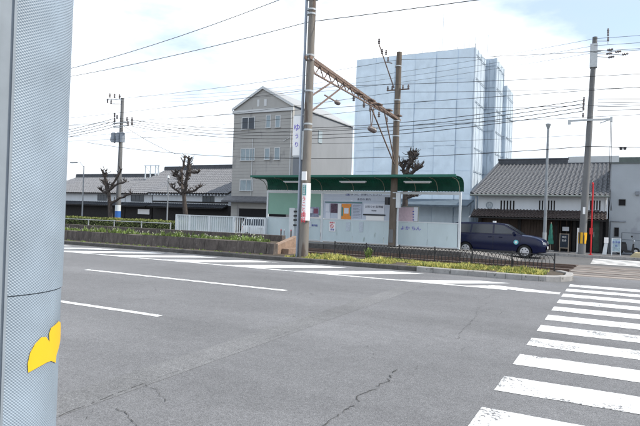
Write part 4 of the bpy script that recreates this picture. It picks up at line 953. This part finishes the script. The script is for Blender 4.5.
# long old houses at left
def machiya(name, label, pxa, pxb, Y, ze_, zr_, depth, wins, dark_low=True, rp_=.33):
    xa_, xb_ = at(pxa, 200, Y).x, at(pxb, 200, Y).x
    t = thing(name, label, 'house', ((xa_+xb_)/2, Y, -.13))
    MB().box(xa_, xb_, Y, Y+depth*2, 2.25, ze_+.02).build('upper_wall', PLAST, t)
    MB().box(xa_+.01, xb_-.01, Y+.02, Y+depth*2, -.13, 2.249).build('ground_floor_wall', WOODD, t)
    mb = MB(); tiled_slope(mb, xa_-.3, xb_+.3, Y-.7, ze_, Y+depth, zr_, rp_, .06, 14, 4); rf = mb.build('roof', TILEF, t, smooth=True)
    mb = MB(); mb.prism([(Y-.7, ze_-.1), (Y-.7, ze_-.01), (Y+depth, zr_-.03), (Y+2*depth+.7, ze_-.01), (Y+2*depth+.7, ze_-.1), (Y+depth, zr_-.2)], xa_-.28, xb_+.28); mb.build('roof_deck', WOODD, rf)
    mb = MB(); mb.prism([(Y+.1, ze_), (Y+depth, zr_-.25), (Y+2*depth-.1, ze_)], xa_+.02, xa_+.2); mb.prism([(Y+.1, ze_), (Y+depth, zr_-.25), (Y+2*depth-.1, ze_)], xb_-.2, xb_-.02); mb.build('gable_wall', PLAST, t)
    mb = MB(); mb.box(xa_-.3, xb_+.3, Y+depth-.2, Y+depth+.2, zr_-.05, zr_+.3); mb.tube([(xa_-.35, Y+depth, zr_+.36), (xb_+.35, Y+depth, zr_+.36)], .12, 8); mb.build('ridge', mat('dark ridge tile', (.055, .06, .07)), rf)
    mb = MB(); tiled_slope(mb, xa_, xb_, Y-1.1, 1.95, Y-.01, 2.35, .33, .05, 3, 4); pr = mb.build('pent_roof', mat('dark pent tile', (.05, .055, .065), .6, var=.2), t, smooth=True)
    MB().prism([(Y-1.08, 1.85), (Y-1.08, 1.94), (Y-.005, 2.3), (Y-.005, 2.2)], xa_+.05, xb_-.05).build('pent_deck', WOODD, pr)
    for a, b_ in wins:
        X0, X1 = at(a, 200, Y).x, at(b_, 200, Y).x; window(t, mat('faded window frame', (.12, .13, .14), .7), GLASS, X0, X1, 2.55, 3.2, Y, 2, .06, False)
    return t, xa_, xb_
t, a_, b_ = machiya('town_house', 'old town house with lower ridge and one white wall window nearest the left edge', 40, 125, 50, 3.45, 5.9, 6, [(98, 106.5)])
t, a_, b_ = machiya('town_house', 'middle old town house under a taller tiled roof, two small windows in white wall', 125.5, 152, 50, 3.45, 6.9, 7, [(131.5, 143.5)])
MB().box(at(138, 214, 49.9).x, at(155, 214, 49.9).x-.9, 49.85, 49.99, 1.0, 1.6).build('white_sign_panel', WHITE, t)
t, a_, b_ = machiya('town_house', 'long white fronted old house with rafter ends, left of the beige gabled building', 153, 228.5, 49.6, 3.55, 7.0, 7, [(203, 214)])
mb = MB(); x = a_
while x < b_: mb.box(x, x+.1, 48.85, 49.55, 3.3, 3.44); x += .45
mb.build('rafter_end', PLAST, t)
MB().box(a_, b_, 49.5, 49.59, 2.5, 2.65).build('wall_band', WOODD, t)
mb = MB(); xf = [at(p, 170, 55).x for p in (145.5, 150.5, 155.5, 158.5)]
zz0, zz1 = at(150, 180, 55).z, at(150, 165.5, 55).z
for x in xf: mb.beam((x, 55, zz0-1.2), (x, 55, zz1), .16, .08)
mb.beam((xf[0]-.2, 55, zz1), (xf[-1]+.2, 55, zz1), .1, .1); mb.beam((xf[0], 55, zz0+.2), (xf[-1], 55, zz0+.2), .06, .06)
for x in (xf[0], xf[2]): mb.beam((x, 55, zz1), (x, 57, zz0-.1), .06, .06)
tag(mb.build('roof_frame', WHITEP, base=(xf[1], 55, zz0-1.2)), 'white steel frame standing on the middle tiled roof', 'frame')

# ================================================================== TREES: pruned, bare
def bare_tree(label, Y, limbs, trunk, base_z, orig, sc, r0):
    def W(p, dy=0): v = at(orig[0]+p[0]/sc, orig[1]+p[1]/sc, Y); return Vector((v.x, Y+dy, v.z))
    b_ = W(trunk[0]); t = thing('pruned_tree', label, 'tree', (b_.x, Y, base_z), 'pruned bare street trees')
    pts = [Vector((b_.x, Y, base_z))]+[W(p) for p in trunk]
    mb = MB(); n = len(pts); mb.tube(pts, [r0*(1.25-.5*k/(n-1)) for k in range(n)], 12); mb.build('trunk', BARK, t, smooth=True)
    mb = MB(); known = []
    for li, (r_, L_) in enumerate(limbs):
        dy = 0; P = []; step = random.choice((-1, 1))*random.uniform(.1, .25)
        d0 = next((v for q0, v in known if abs(q0[0]-L_[0][0])+abs(q0[1]-L_[0][1]) < 14), 0)
        for k, p in enumerate(L_): P.append(W(p, d0+step*k)); known.append((p, d0+step*k))
        Q = []
        for a, b2 in zip(P, P[1:]):
            for i in range(3): Q.append(a.lerp(b2, i/3)+Vector([random.gauss(0, .035) for _ in range(3)]))
        Q.append(P[-1]); rad = [r_*(1-.45*k/(len(Q)-1))*random.uniform(.85, 1.2) for k in range(len(Q))]; rad[-1] *= 1.0; rad[-2] *= 1.25
        mb.tube(Q, rad, 8)
        for q_ in Q[1:]*2:
            if random.random() < .7:
                d = Vector((random.gauss(0, 1), random.gauss(0, 1), random.uniform(-.1, 1.4))).normalized(); l_ = random.uniform(.12, .55)
                mb.tube([q_, q_+d*l_*.55, q_+d*l_+Vector((0, 0, .08))], [r_*.42, r_*.26, r_*.3], 6)
        for _ in range(7):
            d = Vector((random.gauss(0, .7), random.gauss(0, .7), 1)).normalized(); mb.tube([Q[-1], Q[-1]+d*random.uniform(.15, .4)], [r_*.35, r_*.1], 5)
        for q_ in Q[2:]:
            for _ in range(3):
                d = Vector((random.gauss(0, .8), random.gauss(0, .8), random.uniform(-.1, 1.3))).normalized(); l_ = random.uniform(.2, .55); k_ = q_+d*l_*.5+Vector([random.gauss(0, .04) for _ in range(3)])
                mb.tube([q_, k_, q_+d*l_+Vector((0, 0, .1))], [.03, .022, .012], 4)
    mb.build('crown', BARK, t, smooth=True)
bare_tree('gnarled leafless tree beside the far utility pole with transformers', 38, [(.14, [(172, 150), (155, 122), (140, 112)]), (.15, [(170, 140), (165, 100), (160, 78)]), (.14, [(175, 145), (188, 112), (205, 72)]), (.11, [(165, 100), (172, 78)]), (.11, [(178, 140), (200, 122), (225, 112)]), (.12, [(180, 190), (205, 172), (240, 155)]), (.1, [(172, 160), (155, 148), (148, 140)])], [(180, 240), (177, 190), (171, 140)], -.13, (60, 150), 3.556, .2)
bare_tree('tallest leafless pruned tree with raised forked limbs above the white fence', 38, [(.15, [(441, 155), (425, 112), (402, 82), (390, 84)]), (.14, [(425, 112), (421, 72), (428, 25)]), (.16, [(441, 150), (455, 110), (468, 72), (478, 36)]), (.11, [(462, 92), (455, 60), (450, 38)]), (.12, [(443, 150), (475, 149), (508, 132)]), (.11, [(440, 160), (415, 142), (405, 126)]), (.1, [(428, 125), (415, 95), (395, 92)]), (.1, [(466, 80), (490, 85), (500, 78)])], [(447, 235), (443, 190), (440, 150)], -.13, (60, 150), 3.556, .2)
bare_tree('dark leafless pruned tree before the blue sheeting, above the shelter roof', 36.5, [(.16, [(215, 265), (235, 212), (240, 182), (226, 142)]), (.12, [(238, 190), (250, 160), (256, 130)]), (.13, [(232, 225), (262, 185), (284, 163)]), (.14, [(213, 265), (195, 226), (175, 206)]), (.13, [(222, 290), (265, 255), (290, 240), (316, 224)]), (.1, [(262, 258), (275, 235), (285, 215)]), (.14, [(215, 415), (250, 398), (285, 392)]), (.11, [(195, 230), (205, 210), (198, 196)])], [(212, 520), (215, 400), (214, 260)], -.13, (370, 130), 6.0875, .2)

# ================================================================== VEHICLES
def vehicle(name, label, cat, loc, rz, L_, Wd, H, paint, wb, rear_oh, wr, kind):
    """x forward, origin on the ground under the middle of the rear axle"""
    t = thing(name, label, cat, loc, rz=rz); xr, xf = -rear_oh, L_-rear_oh; hw = Wd/2; s = H/1.5
    if kind == 'wagon':
        top = [(xr, .62), (xr+.03, .95), (xr+.1, 1.02), (wb*.5, 1.0), (wb-.3, 1.0), (wb-.06, .985), (wb+.25, .965), (wb+.6, .90), (xf-.16, .80), (xf-.03, .68), (xf, .5)]
        cab = [(xr+.06, .98), (xr+.2, 1.40), (xr+.35, 1.465), (xr+.9, 1.5), (wb*.45, 1.5), (wb-1.25, 1.48), (wb-1.0, 1.44), (wb-.12, .97)]
    else:
        top = [(xr, .62), (xr+.02, .95), (xr+.08, .97), (wb*.5, .97), (wb, .97), (wb+.2, .93), (xf-.12, .85), (xf-.02, .7), (xf, .48)]
        cab = [(xr+.03, .95), (xr+.14, 1.4), (xr+.28, 1.48), (wb*.45, 1.5), (wb-.5, 1.48), (wb-.3, 1.42), (wb+.15, .95)]
    def sections(line, z0f, wf, taper):
        pass
    # lower body: loft of closed rings
    mb = MB(); rings = []; n_ = 26
    def ztop(x):
        for (a, za), (b_, zb) in zip(top, top[1:]):
            if a <= x <= b_: return za+(zb-za)*(x-a)/(b_-a)
        return top[-1][1]
    for k in range(n_+1):
        f = k/n_; x = xr+(xf-xr)*(.5-.5*math.cos(math.pi*f)); zt_ = ztop(x)*s; e = min(x-xr, xf-x); wq = hw*(1-.16*max(0, 1-e/.42)**2); zb = (.2+.08*max(0, 1-e/.5))*s
        half = [(0, zb), (wq*.86, zb), (wq*.97, zb+.06*s), (wq, zb+.25*s), (wq*1.0, (zb+zt_)/2+.04), (wq*.985, zt_-.12*s), (wq*.95, zt_-.03*s), (wq*.86, zt_), (0, zt_+.025)]
        rings.append([mb.v((x, y, z)) for y, z in half]+[mb.v((x, -y, z)) for y, z in half[-2:0:-1]])
    for A_, B_ in zip(rings, rings[1:]):
        m_ = len(A_)
        for i in range(m_): mb.b.faces.new((A_[i], A_[(i+1) % m_], B_[(i+1) % m_], B_[i]))
    mb.b.faces.new(rings[0]); mb.b.faces.new(rings[-1][::-1])
    body = mb.build('body', paint, t, local=True, smooth=True)
    cut = MB()
    for x in (0, wb):
        cut.tube([(x, -hw-.3, wr), (x, -hw+.28, wr)], wr*1.17, 28); cut.tube([(x, hw+.3, wr), (x, hw-.28, wr)], wr*1.17, 28)
    co = cut.build('cutter', DARK); co.parent = t
    md = body.modifiers.new('b', 'BOOLEAN'); md.object = co; md.operation = 'DIFFERENCE'; md.solver = 'EXACT'
    bpy.context.view_layer.update(); dg = bpy.context.evaluated_depsgraph_get(); me = bpy.data.meshes.new_from_object(body.evaluated_get(dg))
    body.modifiers.clear(); body.data = me; bpy.data.objects.remove(co)
    if len(me.materials) > 1:
        pass
    # greenhouse
    mb = MB(); zc_ = .95*s; tf = .80
    def cw_(z): return hw*(.93-.17*max(0, (z-zc_))/(.55*s))
    A_ = [mb.v((x, -cw_(z*s), z*s)) for x, z in cab]; B_ = [mb.v((x, cw_(z*s), z*s)) for x, z in cab]
    mb.b.faces.new(A_); mb.b.faces.new(B_[::-1]); m_ = len(cab)
    for i in range(m_): mb.b.faces.new((A_[i], A_[(i+1) % m_], B_[(i+1) % m_], B_[i]))
    bmesh.ops.recalc_face_normals(mb.b, faces=mb.b.faces)
    bmesh.ops.bevel(mb.b, geom=[e for e in mb.b.edges if all(v.co.z > 1.3*s for v in e.verts)], offset=.04, segments=3, affect='EDGES', clamp_overlap=True)
    mb.build('cabin', paint, t, local=True, smooth=True)
    # side windows
    zb_, zt_ = 1.0*s, 1.40*s
    if kind == 'wagon': wins = [[(xr+.22, 1.03), (xr+.3, 1.38), (.25, 1.41), (.2, 1.03)], [(.28, 1.03), (.33, 1.41), (wb*.5-.12, 1.42), (wb*.5-.12, 1.03)], [(wb*.5-.03, 1.03), (wb*.5-.03, 1.42), (wb-1.15, 1.40), (wb-1.02, 1.37), (wb-.36, 1.04)]]
    else: wins = [[(xr+.12, 1.0), (xr+.2, 1.38), (.2, 1.4), (.2, 1.0)], [(.28, 1.0), (.28, 1.4), (wb*.55, 1.41), (wb*.55, 1.0)], [(wb*.55+.08, 1.0), (wb*.55+.08, 1.41), (wb-.45, 1.39), (wb-.05, 1.0)]]
    for sd_ in (-1, 1):
        for wn in wins:
            mb = MB(); mb.prism([(x, z*s) for x, z in wn], 0, .012, 'y')
            for v in mb.b.verts: v.co.y = sd_*(cw_(v.co.z)+.004+v.co.y)
            mb.build('side_window', GLASS, t, local=True)
    (xa1, za1), (xb1, zb1) = cab[-2], cab[-1]; mb = MB()
    def pane(mb, p, q_, f0, f1, out):
        (x0_, z0_), (x1_, z1_) = p, q_; P = []
        for f in (f0, f1):
            x = x0_+(x1_-x0_)*f; z = (z0_+(z1_-z0_)*f)*s
            for sy in (-1, 1): P.append(Vector((x, sy*(cw_(z)-.07), z))+Vector(out)*.008)
        mb.face([P[0], P[1], P[3], P[2]])
    pane(mb, cab[-2], cab[-1], .02, .92, (1, 0, 1)); mb.build('windscreen', GLASS, t, local=True)
    mb = MB(); pane(mb, cab[0], cab[1], .1, .95, (-1, 0, .2)); mb.build('rear_window', GLASS, t, local=True)
    for x in (0, wb):
        for sd_ in (-1, 1):
            y1 = sd_*(hw-.02); y0 = sd_*(hw-.22)
            wmb = MB(); wmb.tube([(x, y0, wr), (x, y1-sd_*.02, wr), (x, y1, wr)], [wr, wr, wr*.93], 28); wh = wmb.build('wheel', TYRE, t, local=True, smooth=True)
            hm = MB(); hm.tube([(x, y1, wr), (x, y1+sd_*.008, wr), (x, y1+sd_*.02, wr)], [wr*.66, wr*.64, wr*.2], 24); hm.build('hubcap', HUB, wh, local=True, smooth=True)
            hm = MB()
            for k in range(6): a = R(60*k+10); hm.tube([(x+wr*.42*math.cos(a), y1+sd_*.012, wr+wr*.42*math.sin(a)), (x+wr*.42*math.cos(a), y1+sd_*.018, wr+wr*.42*math.sin(a))], wr*.1, 8)
            hm.build('hub_hole', DARK, wh, local=True)
    # lights, bumper strips, doors, mirror, handles
    for sd_ in (-1, 1):
        mb = MB(); zf = ztop(xf-.2)*s; pts = [(xf-.34, hw*.955, zf-.05), (xf-.34, hw*.95, zf-.2), (xf-.06, hw*.88, zf-.24), (xf-.035, hw*.83, zf-.11)]
        mb.face([Vector((x, sd_*(y+.012), z)) for x, y, z in pts]); mb.face([(xf-.035, sd_*hw*.83+sd_*.01, zf-.11), (xf-.03, sd_*(hw*.88+.01), zf-.24), (xf+.005, sd_*hw*.5, zf-.26), (xf-.02, sd_*hw*.5, zf-.15)])
        bmesh.ops.solidify(mb.b, geom=mb.b.faces[:], thickness=-.015); mb.build('headlight', LAMPG, t, local=True)
        mb = MB(); mb.box(xr-.012, xr+.05, sd_*hw*.62 if sd_ > 0 else -hw*.84, sd_*hw*.84 if sd_ > 0 else -hw*.62, .68*s, .93*s); mb.build('tail_light', mat('tail light red', (.4, .02, .02), .3), t, local=True)
        xm = cab[-1][0]-.42; mb = MB(); mb.box(xm-.05, xm+.07, min(sd_*(hw+.02), sd_*(hw+.19)), max(sd_*(hw+.02), sd_*(hw+.19)), 1.0*s, 1.13*s); bmesh.ops.bevel(mb.b, geom=mb.b.edges[:], offset=.03, segments=2, affect='EDGES'); mb.box(xm-.02, xm+.02, min(sd_*(hw*.88), sd_*(hw+.04)), max(sd_*(hw*.88), sd_*(hw+.04)), 1.0*s, 1.03*s); mb.build('mirror', paint, t, local=True)
        mb = MB()
        for xd in ((.28 if kind == 'wagon' else .2), wb*.5-.07, wb-.22): mb.box(xd-.004, xd+.004, min(sd_*(hw-.01), sd_*(hw+.002)), max(sd_*(hw-.01), sd_*(hw+.002)), .32*s, .9*s)
        mb.build('door_gap', DARK, t, local=True)
        mb = MB()
        for xd in (wb*.5-.32, wb-1.28): mb.box(xd, xd+.17, min(sd_*hw, sd_*(hw+.025)), max(sd_*hw, sd_*(hw+.025)), .85*s, .89*s)
        mb.build('door_handle', paint, t, local=True)
        mb = MB(); mb.box(wr*1.25, wb-wr*1.25, min(sd_*(hw-.03), sd_*(hw+.006)), max(sd_*(hw-.03), sd_*(hw+.006)), .2*s, .29*s); mb.build('sill_strip', PLAS, t, local=True)
    mb = MB(); mb.box(xf-.02, xf+.012, -hw*.6, hw*.6, .3*s, .4*s); mb.build('grille', PLAS, t, local=True)
    MB().box(xf+.0, xf+.03, -.17, .17, .42*s, .53*s).build('number_plate', WHITE, t, local=True)
    MB().box(xr-.03, xr+.02, -.17, .17, .5*s, .62*s).build('number_plate', WHITE, t, local=True)
    return t
Yc = 30.25; xrw = at(465.3, 248, Yc).x; xfw = at(524.3, 253, Yc).x; wb = xfw-xrw; Wc = 1.78
car = vehicle('parked_car', 'dark blue station wagon with round pale badge on its front door, behind the shelter', 'car', (xrw, Yc+Wc/2, -.28), 0, wb+.92+1.0, Wc, 1.76, NAVY, wb, .92, .335, 'wagon')
for nm, m_, r_ in (('door_badge', mat('turquoise badge', (.15, .5, .55), .4), .12), ('badge_centre', WHITE, .06)):
    MB().tube([(wb-.42, -Wc/2-.001, .80), (wb-.42, -Wc/2-(.008 if r_ > .1 else .012), .80)], r_, 20).build(nm, m_, car, local=True)
MB().box(wb-1.75, wb-1.6, -.1, .1, 1.76, 1.85).build('roof_lamp', WHITE, car, local=True)
Yv = 31.0; xv = at(241, 226, Yv).x
van = vehicle('white_van', 'small white van on the far road seen through the white slatted fence', 'van', (xv+.5, Yv+.75, -.28), 0, 3.4, 1.48, 1.56, VANW, 2.35, .5, .27, 'van')

# ================================================================== SIDEWALK OBJECTS before the shop
def aboard(name, label, px0, px1, pyt, pyb, Y, m_fr, m_pn, words=None, wm=WHITE):
    a, b_, c, d_ = rect(px0, pyt, px1, pyb, Y); c = -.14; t = thing(name, label, 'sign', ((a+b_)/2, Y, c), None); h = d_-c
    def tilt(y0, sgn_):
        return [((a+.0), y0)]
    for sg in (-1, 1):
        mb = MB(); y0, y1 = Y+sg*.25, Y+sg*.02
        for x in (a, b_-.04): mb.beam((x+.02, y0, c), (x+.02, y1, d_), .04, .03)
        f0, f1 = .1, .94 
        for f in (.22, .97): mb.beam((a, y0+(y1-y0)*f, c+h*f), (b_, y0+(y1-y0)*f, c+h*f), .03, .04)
        fr_b = mb.build('frame', m_fr, t)
        P = [Vector((x, y0+(y1-y0)*f+sg*.02, c+h*f)) for f in (.25, .94) for x in (a+.04, b_-.04)]; mb = MB(); mb.face([P[0], P[1], P[3], P[2]]); bmesh.ops.solidify(mb.b, geom=mb.b.faces[:], thickness=.015); mb.build('panel', m_pn, t)
    if words:
        for k, w_ in enumerate(words): text('lettering', w_, wm, t, (a+b_)/2, Y-.16+.05*(1-k*.5)-.03, d_-.22-.2*k, .13)
    return t
aboard('chalkboard_sign', 'dark chalkboard easel sign in front of the shop boards', 559.5, 569, 233.5, 252, 36.4, PALEW, SLATE, ['本日', '定食'])
aboard('standing_sign', 'white framed standing signboard at the corner of the grey building', 611.5, 621, 238.3, 254.5, 35.6, WHITEP, mat('printed sign panel', (.5, .62, .68), .5, var=.3, scale=7), ['お食事', '処'], BLUEP)
Yq = 35.2; p = at(579, 250, Yq); zq = at(579, 228, Yq).z
t = thing('tall_sign', 'tall narrow white board leaning at the left of the banded utility pole', 'sign', (p.x-.06, Yq, -.15)); MB().box(p.x-.13, p.x+.01, Yq, Yq+.05, -.05, zq).build('board', WHITE, t); MB().box(p.x-.17, p.x+.04, Yq-.1, Yq+.2, -.15, -.05).build('foot', GALV, t)
Yq = 35.4; a, b_, c, d_ = rect(603.3, 237.5, 607.5, 254, Yq)
t = thing('white_marker', 'white post sign leaning slightly, just left of the white framed signboard', 'sign', (a, Yq, -.15))
mb = MB(); mb.prism([(a-.05, -.12), (a+.17, -.12), (b_+.02, d_-.32), (a+.05, d_-.32)], Yq, Yq+.08, 'y'); mb.build('post', WHITEP, t); MB().box(a+.03, b_+.04, Yq-.01, Yq+.1, d_-.31, d_).build('panel', WHITE, t)
# furled green parasol
Yq = 36.2; p = at(550.5, 245, Yq); zq = at(550, 223.5, Yq).z
t = thing('furled_parasol', 'furled green cloth parasol against the shop board wall', 'parasol', (p.x, Yq, -.14)); mb = MB(); pts = []; rr = []
for k in range(9): f = k/8; pts.append((p.x, Yq, .3+(zq-.3)*f)); rr.append(.17-.14*f+.02*(k % 2))
mb.tube(pts, rr, 14); mb.build('canopy', GREENC, t, smooth=True); MB().tube([(p.x, Yq, -.1), (p.x, Yq, zq+.08)], .025, 8).build('pole', PALEW, t); MB().tube([(p.x, Yq, -.14), (p.x, Yq, -.06)], .2, 16).build('base', CONC, t)
# scooter
Yq = 37.2; p = at(627.5, 248, Yq); X = p.x
t = thing('scooter', 'small dark scooter parked by the grey wall at right', 'scooter', (X, Yq, -.13))
for dx in (-.42, .42):
    w_ = MB(); w_.tube([(X+dx, Yq-.05, .08), (X+dx, Yq+.05, .08)], .21, 20); wh = w_.build('wheel', TYRE, t, smooth=True); MB().tube([(X+dx, Yq-.06, .08), (X+dx, Yq+.06, .08)], .1, 14).build('hub', HUB, wh)
mb = MB(); mb.prism([(X-.62, .32), (X-.55, .5), (X-.05, .48), (X+.0, .12), (X+.2, .1), (X+.26, .5), (X+.34, .52), (X+.32, .0), (X-.1, -.02), (X-.3, .12)], Yq-.13, Yq+.13, 'y'); mb.build('body', DARK, t)
mb = MB(); mb.prism([(X-.6, .5), (X-.58, .6), (X-.1, .58), (X-.06, .49)], Yq-.12, Yq+.12, 'y'); mb.build('seat', TYRE, t)
mb = MB(); mb.tube([(X+.42, Yq, .1), (X+.26, Yq, .72)], .025, 8); mb.tube([(X+.24, Yq-.28, .76), (X+.27, Yq, .72), (X+.24, Yq+.28, .76)], .016, 8); mb.build('handlebar', GALV, t)
MB().tube([(X+.3, Yq, .66), (X+.37, Yq, .66)], [.07, .06], 10).build('headlight', LAMPG, t)
mb = MB(); mb.tube([(X+.22, Yq-.24, .76), (X+.2, Yq-.27, .92)], .01, 6); mb.tube([(X+.2, Yq-.3, .92), (X+.2, Yq-.26, .94)], .05, 10); mb.build('mirror', DARK, t)
# railing by grey building and beige low wall
t = thing('wall_railing', 'thin dark metal railing standing before the grey building', 'railing', (gx0+3, 37.6, -.13)); mb = MB()
zr0, zr1 = at(632, 240, 37.6).z, at(632, 233, 37.6).z
for z in (zr0, zr1): mb.tube([(gx0+.7, 37.6, z), (gx0+12, 37.6, z)], .018, 6)
mb.build('rail', mat('grey railing', (.12, .14, .16), .5), t)
for k in range(9): x = gx0+.7+1.4*k; MB().tube([(x, 37.6, -.13), (x, 37.6, zr1)], .022, 6).build('post', mat('grey railing', (.12, .14, .16)), t)
b0 = at(630, 256, 35.0).x; tag(MB().prism([(b0, -.15), (b0+.25, .1), (b0+6, .1), (b0+6, -.15)], 34.6, 35.6, 'y').build('low_wall', BRONZ, base=(b0, 35, -.15)), 'low beige concrete wall at the right end of the pavement', 'wall')
# junction box on span wire etc. come with the wires

# ================================================================== OVERHEAD WIRES
def wire(label, p0, p1, sag, r=.012, cat='wire', grp='overhead wires'):
    p0, p1 = Vector(p0), Vector(p1); n = 24
    pts = [p0.lerp(p1, i/n)-Vector((0, 0, 4*sag*(i/n)*(1-i/n))) for i in range(n+1)]
    mb = MB(); mb.tube(pts, r, 5); return tag(mb.build('overhead_wire', CABLE, base=tuple(p0)), label, cat, grp)
wire('topmost black wire leaving the tall median pole towards upper left', (P1.x-.05, P1.y, 9.55), (-46, 18.5, 9.0), 1.5, .012)
wire('second black wire from the tall median pole towards upper left', (P1.x, P1.y, at(305, 22, P1.y).z), (-46, 18.5, 8.6), .9, .012)
wire('topmost wire leaving the tall median pole towards the right', (P1.x+.3, P1.y, 9.55), (26, 18.5, 9.3), .7, .01)
wire('black wire rising from the tall pole to the top edge right of it', (P1.x, P1.y, at(308, 22, P1.y).z), (26, 18.5, 9.3), .3, .014)
# thick bundle between the two utility poles
for k in range(4):
    z0 = at(124, 118.5+2.4*k, Y4).z; z1 = at(581, 101+3.6*k, P3.y).z
    nm = ('top', 'second', 'third', 'lowest')[k]
    A_ = Vector((X4(8)+.3*k, Y4-.25, z0)); B_ = Vector((on3(z1)-.35, P3.y-.2, z1))
    # sag chosen so that the cable hangs through its measured low part near the gabled building
    xm = at(250, 125.3+2.9*k, 1).x; f = .55
    mid = A_.lerp(B_, f); tgt = at(320, 127+3*k, mid.y).z
    wire(f'{nm} of the four thick cables hanging between the two utility poles', A_, B_, 1.3+.05*k, .021, 'cable', 'thick cables')
    C_ = Vector((-75, 44, z0-.6)); wire(f'{nm} of the four thick cables leaving the far utility pole to the left', A_-Vector((.8, 0, 0)), C_, .6, .028, 'cable', 'thick cables')
    wire(f'{nm} of the cables leaving the right utility pole to the right', B_+Vector((.7, 0, 0)), (32, 34.6, z1+.1+.2*k), .5, .016, 'cable', 'thick cables')
for k, (py, lab) in enumerate(((38, 'high'), (45, 'middle'), (52, 'lower'))):
    z1 = at(600, py, P3.y-.2).z; wire(f'{lab} thin power line from the right utility pole top to the far pole top', (on3(z1), P3.y-.2, z1), (X4(12), Y4-.2, at(112, 98+k*2.5, Y4).z), .8, .009)
    wire(f'{lab} thin power line from the right utility pole top to the right', (on3(z1), P3.y-.2, z1), (34, 35, z1+.7), .5, .011)
    wire(f'{lab} thin power line from the far pole top to the left', (X4(12), Y4-.2, at(112, 98+k*2.5, Y4).z), (-80, 42, 11.5-.3*k), .5, .01)
for k, (py, lab) in enumerate(((54, 'upper'), (86, 'lower'))):
    z1 = at(395, py+6, Y2).z; wire(f'{lab} feeder wire from the platform tram pole to the left', (X2, Y2, z1), (-52, Y2, z1+.2), .8, .011); wire(f'{lab} feeder wire from the platform tram pole to the right', (X2, Y2, z1), (30, Y2, z1+.1), .8, .011)
for k, (f, lab) in enumerate(((.22, 'near'), (.62, 'far'))):
    p = A+D*f; wire(f'{lab} track messenger wire under the gantry', (-60, p.y, p.z-.5), (P1.x, p.y, p.z-.35), .5, .009, grp='tram contact wires'); wire(f'{lab} track messenger wire running right from the gantry', (P1.x, p.y, p.z-.35), (30, p.y, p.z-.2), .6, .009, grp='tram contact wires')
    wire(f'{lab} track contact wire below the gantry', (-60, p.y, p.z-1.1), (30, p.y, p.z-1.1), .08, .009, grp='tram contact wires')
zz = at(583, 147, P3.y).z
wire('telephone cable sagging left across the sheeting from the right utility pole', (on3(zz), P3.y-.25, zz), (-48, 40, zz+2.4), 1.1, .02, 'cable'); w_ = wire('telephone cable with black closure going right over the grey building', (on3(zz), P3.y-.25, zz), (26, 35, zz-.2), .3, .02, 'cable')
pb = at(623, 148, P3.y-.2); t = thing('cable_closure', 'small black splice box hanging on the cable above the grey building', 'splice box', (pb.x, P3.y-.22, pb.z)); mb = MB(); mb.box(pb.x-.17, pb.x-.01, P3.y-.29, P3.y-.15, pb.z-.1, pb.z+.06); mb.box(pb.x+.01, pb.x+.17, P3.y-.29, P3.y-.15, pb.z-.1, pb.z+.06); bmesh.ops.bevel(mb.b, geom=mb.b.edges[:], offset=.02, segments=2, affect='EDGES'); mb.build('case', DARK, t)
mb = MB(); mb.tube([(pb.x-.25, P3.y-.22, pb.z+.02), (pb.x+.25, P3.y-.22, pb.z+.02)], .012, 6); mb.build('clamp', GALV, t)
wire('service wire dropping from the far utility pole towards the long houses', (X4(9)+.5, Y4-.2, at(127, 126, Y4).z), (at(176, 152, 49).x, 49, at(176, 154, 49).z), .2, .02)
wire('thin wire across the beige gable front towards the shelter', (-60, 42, at(100, 128, 42).z+1.0), (on3(5)-.1, P3.y, at(583, 135, P3.y).z), 1.2, .01)
